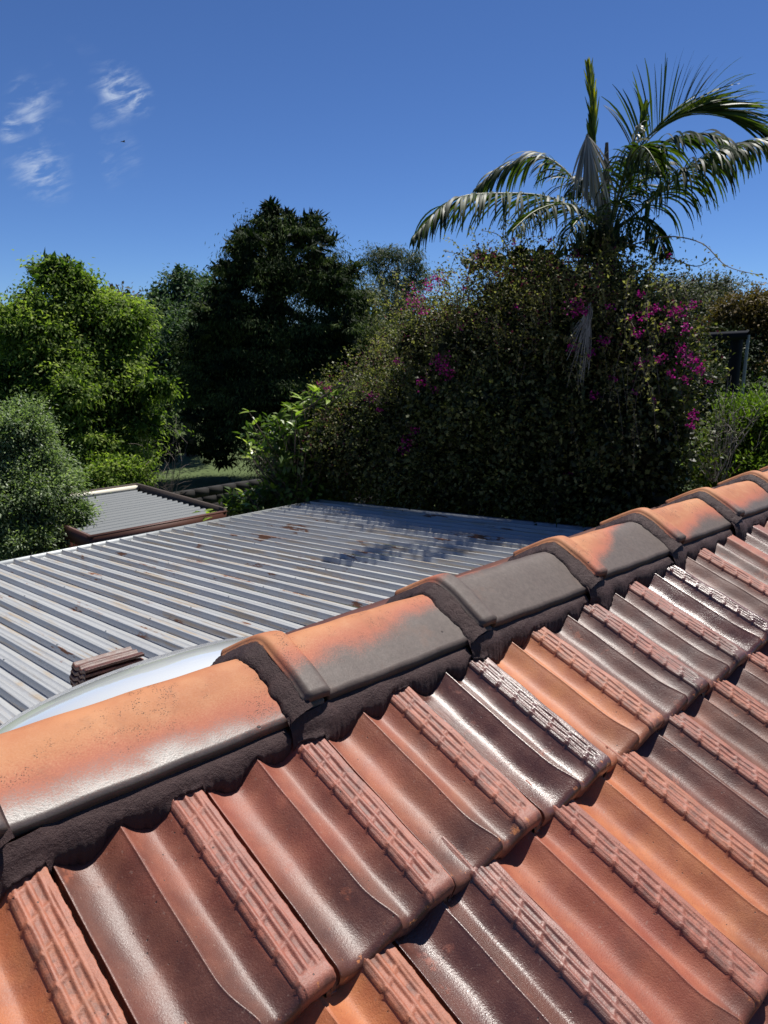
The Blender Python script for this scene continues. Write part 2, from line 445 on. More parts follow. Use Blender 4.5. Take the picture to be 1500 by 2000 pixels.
def tile_mesh(name, fine, seed, length=TL, solid=False):
    r_ = np.random.default_rng(seed)
    if fine:
        us = np.concatenate([[.0018, .0030], np.linspace(.005, .080, 34), np.linspace(.0815, .090, 9), np.linspace(.092, .1465, 24), np.linspace(.1475, .1920, 42)])
        ys = np.concatenate([np.linspace(length, .365, 4)[:-1], np.linspace(.365, .012, 150)])
    else:
        us = np.concatenate([[.0018, .0030], np.linspace(.006, .150, 26), np.linspace(.153, .1920, 9)])
        ys = np.linspace(length, .012, 26)
    U, Y = np.meshgrid(us, ys)
    U = tile_warp(U, Y)
    Z = tile_h(U, Y, fine, seed)
    # hand-pressed unevenness
    a, b, c = r_.uniform(0, 6, 3)
    Z = Z + .0006 * np.sin(U * 35 + a + Y * 9) + .0005 * np.sin(Y * 22 + b) + .0004 * np.sin(U * 90 + Y * 60 + c)
    rows = [np.stack([U, Y, Z], -1)]
    zn = Z[-1]; us = U[-1]
    rad = .012; drop = .034
    for an in np.linspace(15, 90, 6):
        s = math.sin(R(an)); c_ = math.cos(R(an))
        rows.append(np.stack([us, np.full_like(us, .012 - rad * s + 0), zn - rad * (1 - c_)], -1)[None])
    ed = .0012 * np.sin(us * 160 + a) + .0008 * np.sin(us * 420 + b)
    rows.append(np.stack([us, np.full_like(us, .0), zn - .022 + ed], -1)[None])
    rows.append(np.stack([us, np.full_like(us, .003), zn * .72 - drop + ed * 1.5], -1)[None])
    rows.append(np.stack([us, np.full_like(us, .030), zn * .72 - drop - .001], -1)[None])
    G = np.concatenate(rows, 0)
    # edge jaggedness of the band side
    nr = G.shape[0]
    jag = .0007 * np.sin(G[:, -1, 1] * 210 + a) + .0009 * (r_.random(nr) - .5)
    R0 = G[:, -1:, :].copy(); R0[:, 0, 0] += .0008 + jag; R0[:, 0, 2] -= .0015
    R1 = R0.copy(); R1[:, :, 2] -= .018; R1[:, :, 0] -= .001
    L0 = G[:, :1, :].copy(); L0[:, :, 0] -= .0004; L0[:, :, 2] -= .002
    L0[:, :, 0] += .0012
    L1 = L0.copy(); L1[:, :, 2] -= .017; L1[:, :, 0] += .001
    L2 = L1.copy(); L2[:, :, 0] -= .016
    G = np.concatenate([L2, L1, L0, G, R0, R1], 1)
    nr, nc = G.shape[:2]
    V = G.reshape(-1, 3); F = grid_faces(nr, nc)
    pan = np.clip(1 - smooth((V[:, 0] - .140) / .013), 0, 1)
    nose = smooth((.12 - V[:, 1]) / .12) * (V[:, 0] < .19)
    if solid:
        n = len(V)
        Us, Ys = np.meshgrid(np.linspace(.0005, .193, 20), np.linspace(length, .03, 8))
        Zs = tile_h(Us, Ys, False) * .8 - .017
        V = np.concatenate([V, np.stack([Us, Ys, Zs], -1).reshape(-1, 3)])
        F = np.concatenate([F, grid_faces(8, 20, n)[:, ::-1]])
        # head edge
        hv = np.stack([np.linspace(.0005, .1945, 20), np.full(20, length)], -1)
        top = np.concatenate([hv, tile_h(hv[:, 0], hv[:, 1], False)[:, None]], 1); bot = top.copy(); bot[:, 2] = tile_h(hv[:, 0], hv[:, 1], False) * .8 - .018
        n = len(V); V = np.concatenate([V, top, bot]); F = np.concatenate([F, grid_faces(2, 20, n)])
        pan = np.concatenate([pan, np.ones(len(V) - len(pan))]); nose = np.concatenate([nose, np.zeros(len(V) - len(nose))])
    ub_ = (V[:, 0] - .153) / .0405
    groove = ((ub_ > -.15) & (ub_ < 1.05)) * np.clip((-V[:, 2] - .0006) / .0022, 0, 1)
    me = mesh_np(name, V, F, {'pan': ('POINT', pan), 'nose': ('POINT', nose), 'groove': ('POINT', groove)})
    me.materials.append(TILE)
    return me

house = thing('house', 'house under an orange and brown glazed terracotta tile roof in the foreground', 'house')
fine_meshes = [tile_mesh('roof_tile_%d' % i, True, i + 3) for i in range(6)]
coarse = tile_mesh('roof_tile_plain', False, 9)
# (orange, glaze, gloss) by tile, course one from the left
C1 = {-3: (.3, .5, .3), -2: (.3, .5, .3), -1: (.75, .35, .3), 0: (.1, .50, .35), 1: (.15, .50, .45), 2: (.35, .50, .45), 3: (.0, .92, .8), 4: (.85, .22, .5),
      5: (.1, .8, .4), 6: (.05, .72, .4), 7: (.0, .95, 1.), 8: (.3, .62, .3), 9: (.4, .6, .3), 10: (.1, .8, .5), 11: (.6, .4, .3), 12: (.2, .7, .4), 13: (.5, .5, .3), 14: (.1, .8, .4), 15: (.4, .5, .4), 16: (.1, .8, .4)}
C2 = {-3: (.3, .4, .3), -2: (.3, .5, .3), -1: (.5, .4, .3), 0: (.75, .2, .2), 1: (.1, .8, .75), 2: (.15, .30, .2), 3: (.7, .30, .2), 4: (.25, .70, .35), 5: (.4, .55, .2), 6: (.3, .6, .3),
      7: (.1, .5, .2), 8: (.2, .6, .2), 9: (.3, .6, .2), 10: (.2, .6, .2), 11: (.5, .4, .2), 12: (.1, .6, .2)}
def lay_tile(c, k, fine):
    me = fine_meshes[(k * 5 + c * 3) % 6] if fine else coarse
    o = obj('roof_tile', me, None, house)
    off = (0, .092, .01, .10, .0, .09)[c % 6]
    j = Vector((random.uniform(-.0012, .0012), random.uniform(-.0025, .0025), random.uniform(-.0008, .0008)))
    if c == 0 and k in (0, 1): j.x *= .3
    base = N1 + DC * c + Vector((X0 + off + PW * k - .1945, 0, 0)) + j
    o.location = base
    o.rotation_euler = (PITCH_T + R(random.uniform(-.25, .25)), R(random.uniform(-.2, .2)), R(random.uniform(-.25, .25)))
    tab = C1 if c == 0 else C2 if c == 1 else {}
    q = tab.get(k, (random.choice((.05, .2, .3, .7)), random.uniform(.25, .85), random.uniform(.2, .6)))
    o.color = (*q, 1)
    return o
for c in range(3):
    for k in range(-3 if c < 2 else -1, (15, 12, 7)[c]):
        lay_tile(c, k, k < 9)
# the rest of both slopes, beyond what the photograph shows
def slope_sheet(name, x0, x1, y_of, n_course, far=False):
    xs = np.arange(x0, x1, .0125)
    rows = []
    for c in n_course:
        base = (N1 + DC * c)
        if far: base.z -= .018 * c + .05
        for yl in (.33, .2, .08, .014, .0, .002):
            u = np.mod(xs - X0 - (.092 if c % 2 else 0) + .1945, PW)
            z = tile_h(u, max(yl, .012), False) - (.03 if yl == .002 else .008 if yl == 0 else 0)
            Y = base.y + yl * math.cos(PITCH_T) - z * math.sin(PITCH_T)
            Z = base.z + yl * math.sin(PITCH_T) + z * math.cos(PITCH_T)
            if far: Y = 2 * .895 - Y
            rows.append(np.stack([xs, Y, Z], -1))
    G = np.array(rows); nr, nc = G.shape[:2]
    F = grid_faces(nr, nc)
    if far: F = F[:, ::-1]
    pan = np.ones(nr * nc) * .8
    me = mesh_np(name, G.reshape(-1, 3), F, {'pan': ('POINT', pan), 'nose': ('POINT', pan * 0)})
    o = obj(name, me, TILE, house, kind='stuff'); o.color = (.35, .5, .3, 1); return o
slope_sheet('lower_roof_slope', -4.5, 9, 0, range(3, 9))
slope_sheet('upper_roof_slope', -4.5, X0 + PW * -3 - .1945 - .002, 0, range(0, 3))
slope_sheet('upper_roof_slope', X0 + PW * 14 + .01, 9, 0, range(0, 3))
slope_sheet('upper_roof_slope', X0 + .092 + PW * 11 + .01, X0 + PW * 14 + .01, 0, range(1, 2))
slope_sheet('upper_roof_slope', X0 + .01 + PW * 6 + .01, X0 + PW * 14 + .01, 0, range(2, 3))
slope_sheet('upper_roof_slope', X0 - PW * 3 - .1945, X0 + .01 - PW * 2 - .003, 0, range(2, 3))
slope_sheet('far_roof_slope', -4.5, 9, 0, range(0, 8), far=True)
# boards under the tiles, walls, eaves
WALL = simple('brick_wall', (.28, .13, .085), .85)
SARK = simple('dark_timber', (.05, .035, .028), .8)
BROWN = simple('brown_paint', (.10, .035, .024), .5, var=.3, scale=6)
def under(y0, z0, y1, z1):
    v = [(-4.5, y0, z0), (9, y0, z0), (9, y1, z1), (-4.5, y1, z1)]
    v += [(a, b, c - .03) for a, b, c in v]
    return mesh_np('roof_sheathing', v, [(0, 1, 2, 3), (7, 6, 5, 4), (0, 4, 5, 1), (1, 5, 6, 2), (2, 6, 7, 3), (3, 7, 4, 0)], smooth=False)
zr = CAMZ - .524 - .085
obj('roof_sheathing', under(-1.9, zr - 2.785 * .479, .895, zr), SARK, house)
obj('roof_sheathing', under(.895, zr, 3.30, zr - 2.405 * .479), SARK, house)
mb = MB(); ze = zr - 2.785 * .479
mb.box(-4.2, 8.7, -1.6, 3.0, 0, 2.85); mb.build('wall', WALL, house)
mb = MB(); mb.box(-4.5, 9, 3.30, 3.42, zr - 2.405 * .479 - .09, zr - 2.405 * .479 + .02); mb.build('gutter', BROWN, house)
mb = MB(); mb.box(-4.5, 9, -2.02, -1.9, ze - .09, ze + .02); mb.build('gutter', BROWN, house)

# ------------------------------------------------------------------ ridge caps and their mortar
CP = .412; CX0 = .6186; YR = .895
def cap_prof(yy, k=.67, r=.014): return -(np.sqrt((yy * k) ** 2 + r * r) - r)
def cap_mesh(name, seed):
    r_ = np.random.default_rng(seed)
    ph = np.linspace(-1, 1, 41)
    yy = np.sign(ph) * (np.abs(ph) ** 1.15) * .106
    xs = np.concatenate([[0, .0015, .004], np.linspace(.008, .042, 10), [.046, .049, .052, .055], np.linspace(.062, CP + .035, 34)])
    rows = []
    a, b = r_.uniform(0, 6, 2)
    for x in xs:
        tilt = -.016 * x / CP
        if x < .0525:
            # rounded collar bead
            t = (x - .002) / .050; lift = .0145 * (1 - abs(2 * t - 1) ** 5) ** .5 if 0 <= t <= 1 else 0
            lift = max(lift, .004 if x < .01 else 0)
        else: lift = .0
        wdt = 1 + lift * 7
        y = yy * wdt
        z = cap_prof(yy) + lift + tilt + .0010 * np.sin(x * 14 + a + ph * 2) + .0006 * np.sin(x * 60 + b)
        # normal-wise offset of the collar on the flanks
        rows.append(np.stack([np.full_like(y, x) + .0008 * np.sin(ph * 9 + b), y, z], -1))
    G = np.array(rows)
    # thickness: edges turned down and in
    E0 = G[:, :1].copy(); E0[..., 2] -= .013; E0[..., 1] += .002
    E1 = G[:, -1:].copy(); E1[..., 2] -= .013; E1[..., 1] -= .002
    I0 = E0.copy(); I0[..., 1] += .014; I1 = E1.copy(); I1[..., 1] -= .014
    G = np.concatenate([I0, E0, G, E1, I1], 1)
    f0 = G[:1].copy(); f0[..., 2] -= .012; f0[..., 0] += .001
    f1 = G[:1].copy(); f1[..., 2] -= .013; f1[..., 0] += .04
    G = np.concatenate([f1, f0, G], 0)
    nr, nc = G.shape[:2]
    me = mesh_np(name, G.reshape(-1, 3), grid_faces(nr, nc)[:, ::-1]); me.materials.append(CAP)
    return me
cap_meshes = [cap_mesh('ridge_cap_%d' % i, i) for i in range(2)]
ZC = CAMZ - .4605
def noise1(x, seed, f):
    return (np.sin(x * f + seed) + .6 * np.sin(x * f * 2.3 + seed * 1.7) + .4 * np.sin(x * f * 5.1 + seed * 2.9)) / 2
def mortar_side(i, x0, x1, far=False):
    """pointing between the lower edge of a cap and the tiles"""
    xs = np.arange(x0, x1, .0022)
    xl = xs - (CX0 + CP * i)
    edge_y = .106; 
    tilt = -.016 * np.clip(xl, 0, CP) / CP
    ytop = YR - edge_y + .006
    ztop = ZC - .0 + float(cap_prof(np.array([edge_y]))[0]) + tilt - .012
    u = np.mod(xs - X0 + .1945, PW)
    prof = tile_h(u, .2, False)
    prof = np.where(u > .1945, -.014, prof)
    lb = .288 + .50 * (prof + .004) - .001 + .004 * noise1(xs, 1.3, 23) + .0022 * noise1(xs, 4.3, 130) + .0014 * noise1(xs, 2.3, 520)
    lb = lb - .010 * smooth(1 - np.abs(xl - .01) / .06) 
    lbs = .288 + .50 * (prof + .004) - .001 + .004 * noise1(xs, 1.3, 23)
    lbs = np.convolve(np.pad(lbs, 9, 'edge'), np.ones(19) / 19, 'valid')
    zt = prof + .0035
    yb = N1.y + lb * math.cos(PITCH_T) - zt * math.sin(PITCH_T)
    zb = N1.z + lb * math.sin(PITCH_T) + zt * math.cos(PITCH_T)
    colr = smooth(1 - np.abs(xl - .006) / .052) ** .5 * .012
    rows = []
    for t in (0, .12, .3, .5, .7, .85, .95, 1.):
        bul = math.sin(t * math.pi) * .004 + colr * (1 - t * .7)
        ybs = N1.y + lbs * math.cos(PITCH_T)
        y = ytop + (ybs - ytop) * t ** .9 + (yb - ybs) * t ** 5 - bul + .0016 * np.sin(xs * 37 + t * 5 + i) * np.sin(xs * 11 - t * 7) + .0003 * np.sin(xs * 150 + t * 17) * np.sin(xs * 61 - t * 23 + i)
        zbs = N1.z + lbs * math.sin(PITCH_T)
        z = ztop + (zbs - ztop) * t + (zb - zbs) * t ** 4
        rows.append(np.stack([xs, y, z], -1))
    rows.append(np.stack([xs, yb + .004, zb - .009], -1))
    G = np.array(rows)
    if far: G[..., 1] = 2 * YR - G[..., 1]
    nr, nc = G.shape[:2]
    F = grid_faces(nr, nc)
    if not far: F = F[:, ::-1]
    return G.reshape(-1, 3), F
def collar_mortar(i):
    x0 = CX0 + CP * i
    ph = np.linspace(-1.06, 1.06, 61); yy = np.sign(ph) * (np.abs(ph) ** 1.1) * .108
    rows = []
    for t in np.linspace(0, 1, 12):
        front = -.031 - .007 * noise1(yy * 1. , i * 2.1 + 1, 40) - .002 * noise1(yy, i + .5, 260)
        x = front * (1 - t) + .006 * t
        zz = cap_prof(yy) - .0165 * (1 - t) * 1 + .0185 * t ** .55 - .013 * t + (0 if t > .03 else -.004)
        zz = zz + .0016 * noise1(yy + t * .3, 3.1 + i + 4 * t, 90) * math.sin(t * 3.1) + .001 * noise1(yy + t, i + 7 * t, 400) * math.sin(t * 3.1)
        rows.append(np.stack([x0 + x, YR + yy * (1.0 + .07 * t), ZC + zz], -1))
    G = np.array(rows); nr, nc = G.shape[:2]
    return G.reshape(-1, 3), grid_faces(nr, nc)[:, ::-1]
# (glaze reach, drift along, gloss)
CC = {-1: (.34, .0, 1.), 0: (.42, .26, .25), 1: (.76, .25, .1), 2: (.24, .85, .12), 3: (.28, .22, .1), 4: (.34, .15, .3), 5: (.2, .5, .2), 6: (.3, .5, .2)}
for i in range(-3, 12):
    sh_ = -.052 if i < 0 else 0
    o = obj('ridge_cap', cap_meshes[i % 2], None, house, loc=(CX0 + CP * i + sh_, YR, ZC))
    if i == -1: o.scale = (1.125, 1, 1)
    o.rotation_euler = (R(random.uniform(-.5, .5)), 0, R(random.uniform(-.25, .25)))
    o.color = (*CC.get(i, (.3, .4, .3)), 1)
    if i in (-1, 0, 1, 2): o['label'] = {-1: 'plain orange cap with a silvery glazed lower edge', 0: 'orange cap with lichen specks and a grey lower corner', 1: 'mostly grey glazed cap', 2: 'cap fading from bright orange to grey'}[i]
    V1, F1 = mortar_side(i, CX0 + CP * i - .03, CX0 + CP * (i + 1) - .0285)
    V2, F2 = mortar_side(i, CX0 + CP * i - .03, CX0 + CP * (i + 1) - .0285, True)
    V3, F3 = collar_mortar(i)
    V = np.concatenate([V1, V2, V3]); F = np.concatenate([F1, F2 + len(V1), F3 + len(V1) + len(V2)])
    mo = obj('mortar', mesh_np('mortar', V, F), MORTAR, o)
    mo.matrix_parent_inverse = Matrix.Diagonal((1 / o.scale[0], 1, 1, 1)) @ Matrix.Translation(-o.location)

# a few caps of the next wing's ridge, seen past the far end
for k in range(3):
    a_, b_ = PX(1385 + 92 * k, 975 - 42 * k, 5.2 + .25 * k), PX(1477 + 92 * k, 933 - 42 * k, 5.45 + .25 * k)
    d_ = (b_ - a_)
    o = obj('ridge_cap', cap_meshes[k % 2], None, house, loc=a_)
    o.rotation_euler = d_.to_track_quat('X', 'Z').to_euler(); o.color = (.75, .3, .1, 1)
    o.scale = (d_.length / CP, .8, .8)

# ------------------------------------------------------------------ skylight dome on the far slope
OPAL = M('opal_acrylic').set(color=(.54, .565, .57), rough=.06, spec=.6, coat=.8, coat_rough=.03).m
dome = thing('skylight_dome', 'low glossy white skylight dome just behind the nearest ridge cap', 'skylight')
dc = Vector((.84, 1.72, CAMZ - .965))
V = []; n_a, n_r = 64, 14
for i in range(n_r):
    t = i / (n_r - 1) * math.pi / 2
    for j in range(n_a):
        a = 2 * math.pi * j / n_a
        rr = .44 * max(math.sin(t), .002)
        V.append((rr * math.cos(a), rr * math.sin(a), .132 * math.cos(t) ** .8))
F = [[i * n_a + j, (i + 1) * n_a + j, (i + 1) * n_a + (j + 1) % n_a, i * n_a + (j + 1) % n_a] for i in range(n_r - 1) for j in range(n_a)]
dm = obj('dome', mesh_np('dome', V, F), OPAL, dome, loc=dc)
dm.rotation_euler = (R(-27.5), 0, 0)
V = []
for (r_, z_) in ((.44, .004), (.465, .004), (.465, -.02), (.43, -.02), (.43, -.06)):
    for j in range(n_a):
        a = 2 * math.pi * j / n_a; V.append((r_ * math.cos(a), r_ * math.sin(a), z_))
F = [[i * n_a + j, (i + 1) * n_a + j, (i + 1) * n_a + (j + 1) % n_a, i * n_a + (j + 1) % n_a] for i in range(4) for j in range(n_a)]
obj('rim', mesh_np('rim', V, F), simple('white_trim', (.6, .62, .62), .4, bump=0, var=.08), dome, loc=dc, rot=(R(-27.5), 0, 0))

# ------------------------------------------------------------------ carport with ribbed metal roof
SY1, SY0 = 9.66, 3.52
SLOPE = math.atan(.0853)
def shed_z(y): return CAMZ - 2.76 + (SY1 - y) * .0853
carport = thing('carport', 'carport with a low pitched ribbed galvanised metal roof behind the ridge', 'carport')
RP = .200; LEN = (SY1 - SY0) / math.cos(SLOPE)
def sheet_mesh(seed):
    r_ = np.random.default_rng(seed)
    prof = [(-.002, .0), (.0, .001), (.009, .048), (.011, .050), (.029, .050), (.031, .048), (.041, .0), (.048, -.001), (.088, 0), (.091, .0035), (.096, .0035), (.099, 0), (.140, 0), (.143, .0035), (.148, .0035), (.151, 0), (.1975, 0)]
    ys = np.linspace(0, LEN, 40)
    rows = []
    for y in ys:
        w1 = .0010 * math.sin(y * 2.1 + seed) + .0006 * math.sin(y * 7 + seed * 2)
        rows.append([(px, y, pz + w1 * (1 if pz < .01 else .3)) for px, pz in prof])
    G = np.array(rows); F = grid_faces(len(ys), len(prof))
    me = mesh_np('roof_sheet', G.reshape(-1, 3), F[:, ::-1] if False else F, smooth=False); me.materials.append(ZINC); return me
sheets = [sheet_mesh(i) for i in range(4)]
nsh = 46; SX0 = 8.05 - nsh * RP
for i in range(nsh):
    o = obj('roof_sheet', sheets[(i * 5 + i // 3) % 4], None, carport, loc=(SX0 + i * RP, SY0 + random.uniform(-.003, .003), shed_z(SY0) + random.uniform(-.001, .001)))
    o.rotation_euler = (-SLOPE, 0, 0)
GREYM = simple('grey_metal', (.30, .32, .33), .45, .5, bump=0)
def sloped_bar(name, x0, x1, y0, y1, zlo, zhi, mat, par):
    mb = MB(); mb.box(x0, x1, y0, y1, 0, 0); 
    v = [list(q) for q in mb.v]
    for q in v[:4]: q[2] = shed_z(q[1]) + zlo
    for q in v[4:]: q[2] = shed_z(q[1]) + zhi
    mb.v = [tuple(q) for q in v]; return mb.build(name, mat, par)
sloped_bar('edge_flashing', SX0 - .02, 8.10, SY1 + .002, SY1 + .05, -.12, .050, GREYM, carport)
sloped_bar('edge_flashing', 8.052, 8.12, SY0, SY1, -.10, .048, GREYM, carport)
sloped_bar('edge_flashing', SX0 - .06, SX0 - .004, SY0, SY1, -.10, .046, GREYM, carport)
for yb_ in (3.7, 5.6, 7.5, 9.4): sloped_bar('beam', SX0, 8.0, yb_, yb_ + .07, -.16, -.012, BROWN, carport)
for xp in (-1., 2., 5., 7.9):
    for yp in (3.7, 9.4):
        mb = MB(); mb.box(xp, xp + .09, yp - .01, yp + .08, 0, shed_z(yp) - .161); mb.build('post', BROWN, carport)
mb = MB()
for yb_ in (3.9, 5.75, 7.6, 9.35):
    for i in range(0, nsh, 2):
        x = SX0 + i * RP + .020; z = shed_z(yb_) + .050
        mb.tube([(x, yb_, z), (x, yb_, z + .006), (x, yb_, z + .009)], [.008, .008, .004], 6)
mb.build('screw_heads', GREYM, carport, kind='stuff')
# loose stack of spare tiles lying on it
spare_mesh = tile_mesh('spare_tile', False, 21, .42, solid=True)
ST = PX(196, 1335, 5.25)
st_lab = ['topmost spare tile of the small stack on the metal roof', 'second spare tile from the top of the stack on the metal roof',
          'middle spare tile of the stack on the metal roof', 'fourth spare tile down in the stack on the metal roof', 'fifth spare tile down in the stack on the metal roof',
          'lowest spare tile of the stack resting on the metal roof ribs']
sx, sy = 1.78, 4.75
for i in range(6):
    z = shed_z(sy) + .060 + .036 * (5 - i)
    t = obj('spare_roof_tile', spare_mesh, None, None, label=st_lab[i], category='roof tile', group='spare tiles stacked on the metal roof')
    t.rotation_euler = (R(-2 + random.uniform(-1.5, 1.5)), R(random.uniform(-2, 2)), R(-85 + random.uniform(-4, 4)))
    t.location = (sx + random.uniform(-.012, .012), sy + random.uniform(-.012, .012), z)
    t.color = (0, 1.6, .1, 1) if i not in (1,) else (.2, .9, .1, 1)

# ------------------------------------------------------------------ garage behind
garage = thing('garage', 'flat roofed garage with grey ribbed roof and reddish brown fascia behind the carport', 'garage')
GX0, GX1, GY0, GY1, GZ = 4.42, 6.78, 10.62, 13.75, CAMZ - 2.86
GZINC = simple('grey_roof_steel', (.060, .072, .084), .62, .08, var=.12, scale=5, bump=0, stretch=(1, 3, 1))
pf = []
for i in range(4):
    q = i * .19
    pf += [(q, 0), (q + .10, 0), (q + .115, .034), (q + .155, .034), (q + .17, 0)]
pf.append((.76, 0))
me_g = mesh_np('garage_sheet', [(x, y, z) for x in (GX0 + .06, GX1 - .05) for y, z in pf], grid_faces(2, len(pf)), smooth=False)
me_g.materials.append(GZINC)
for i in range(4):
    obj('roof_sheet', me_g, None, garage, loc=(0, GY0 + .02 + i * .762, GZ - .06 - .010 * i))
RUST = simple('rusty_brown_steel', (.075, .026, .018), .6, .1, var=.35, scale=3, bump=.1)
mb = MB(); mb.box(GX0, GX1, GY0 - .05, GY0, GZ - .21, GZ - .005); mb.box(GX0 - .01, GX1 + .01, GY0 - .075, GY0 + .015, GZ - .004, GZ + .018); mb.build('fascia', RUST, garage)
mb = MB(); mb.box(GX1, GX1 + .05, GY0 + .016, GY1, GZ - .21, GZ + .05); mb.build('fascia', SARK, garage)
mb = MB(); mb.box(GX0, GX1 + .05, GY1, GY1 + .05, GZ - .21, GZ + .05); mb.build('fascia', SARK, garage)
mb = MB(); mb.box(GX0, GX1 - .002, GY1 - .10, GY1 - .002, GZ - .065, GZ + .02); mb.build('flashing', simple('cream_flashing', (.72, .68, .56), .5, bump=0, var=.1), garage)
mb = MB(); mb.box(GX0, GX0 + .05, GY0, GY1, GZ - .21, GZ + .02); mb.build('fascia', RUST, garage)
mb = MB(); mb.box(GX0 + .06, GX1 - .06, GY0 + .06, GY1 - .06, 0, GZ - .13); mb.build('wall', BROWN, garage)
# corner downpipe side trim seen under the fascia
mb = MB(); mb.box(GX0 + .0, GX1 - .0, GY0 - .035, GY0 + .055, GZ - .75, GZ - .24); mb.build('wall_panel', RUST, garage)

# block boundary wall with courses, and its coping
bwall = thing('boundary_wall', 'dark shaded concrete block wall beyond the garage roof', 'wall', (6.2, 16.0, 0))
BLK = simple('shade_toned_block', (.014, .012, .011), .9, var=.3, scale=4)  # tree shade on the wall is put into this base colour
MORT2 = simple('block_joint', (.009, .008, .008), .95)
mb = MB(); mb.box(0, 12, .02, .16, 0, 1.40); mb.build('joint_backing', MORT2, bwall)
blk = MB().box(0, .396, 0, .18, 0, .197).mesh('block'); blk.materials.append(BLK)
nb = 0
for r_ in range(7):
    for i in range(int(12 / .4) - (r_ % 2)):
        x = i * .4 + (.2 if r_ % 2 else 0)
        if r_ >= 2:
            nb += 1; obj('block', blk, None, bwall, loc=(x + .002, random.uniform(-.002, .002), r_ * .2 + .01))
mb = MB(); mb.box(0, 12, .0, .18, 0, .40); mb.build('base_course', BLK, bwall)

# ------------------------------------------------------------------ foliage
def unit(v): return v / np.maximum(np.linalg.norm(v, axis=1, keepdims=True), 1e-9)
def leaf_mesh(name, P, D, Nn, Ln, Wd, tint, cup=.18):
    n = len(P); S_ = unit(np.cross(D, Nn)); Up = unit(np.cross(S_, D))
    Ln = np.broadcast_to(Ln, n)[:, None]; Wd = np.broadcast_to(Wd, n)[:, None]
    mid = P + D * Ln * .48
    V = np.empty((n, 4, 3), np.float32)
    V[:, 0] = P; V[:, 1] = mid + S_ * Wd * .5 + Up * Wd * cup; V[:, 2] = P + D * Ln - Up * Ln * .06; V[:, 3] = mid - S_ * Wd * .5 + Up * Wd * cup
    F = np.arange(n * 4, dtype=np.int32).reshape(n, 4)
    return mesh_np(name, V.reshape(-1, 3), F, {'tint': ('FACE', tint)}, smooth=False)
def cat(L_): return [np.concatenate([l[i] for l in L_]) for i in range(len(L_[0]))]
def crown(blobs, clumps, per, csize, Ln, Wd, seed, droop=.2, flat=.6, shell=(.55, 1.03), inner=.12, upn=.8, tdark=.0, out=.6):
    """blobs: (centre Vector, (rx, ry, rz)) -> leaf arrays. clumps per unit weight, per = leaves in a clump"""
    r = np.random.default_rng(seed); parts = []
    tot = sum((b[1][0] * b[1][2]) for b in blobs)
    for c, rad in blobs:
        rad = np.array(rad); c = np.array(c)
        n = max(3, int(clumps * rad[0] * rad[2] / tot))
        d = unit(r.normal(size=(n, 3)))
        rr = (shell[0] + (shell[1] - shell[0]) * r.random(n) ** .55)[:, None]
        lump = 1 + .20 * np.sin(d[:, 0:1] * 5 + c[0] * 3) + .20 * np.sin(d[:, 1:2] * 6 + d[:, 2:3] * 5 + c[1] * 2) + .10 * np.sin(d[:, 0:1] * 13 + d[:, 2:3] * 11 + c[1] * 5)
        cc = c + d * rr * rad * lump
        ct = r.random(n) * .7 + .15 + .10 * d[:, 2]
        cs = min(csize, 1.1 * float(rad.min())) * (0.6 + .9 * r.random(n))
        m = int(per)
        g_ = r.normal(size=(n, m, 3)); g_ *= cs[:, None, None] * np.array([1, 1, flat]) * .55
        P = (cc[:, None] + g_).reshape(-1, 3)
        outw = unit(g_.reshape(-1, 3) + np.repeat(d, m, 0) * cs.mean() * .5)
        D = unit(outw * out + r.normal(size=P.shape) * .5 + np.array([0, 0, -droop]))
        Nn = unit(r.normal(size=P.shape) * .55 + np.array([0, 0, upn]) + np.repeat(d, m, 0) * .4)
        s_ = (.65 + .7 * r.random(len(P)))
        t = np.clip(np.repeat(ct, m) + r.normal(size=len(P)) * .14, 0, 1)
        parts.append((P, D, Nn, Ln * s_, Wd * s_, t))
        k = int(n * m * inner / 4)
        if k:
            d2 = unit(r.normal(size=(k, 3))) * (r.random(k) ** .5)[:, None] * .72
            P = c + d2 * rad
            parts.append((P, unit(r.normal(size=P.shape)), unit(r.normal(size=P.shape)), np.full(k, Ln * 3.2), np.full(k, Wd * 3.6), np.full(k, .03)))  # inner leaves get the darkest tint: crown-interior shade put into their colour
    return cat(parts)
def B(px, py, rx, ry, d, rd=None):
    return (PX(px, py, d), (PM(rx, d), PM(rd or rx, d), PM(ry, d)))
BARK = simple('bark', (.11, .085, .065), .9, var=.4, scale=8, stretch=(1, 1, .2))
GBARK = simple('pale_bark', (.30, .26, .22), .85, var=.35, scale=8, stretch=(1, 1, .2))
DBARK = simple('dark_bark', (.045, .035, .028), .9, var=.4, scale=8, stretch=(1, 1, .2))
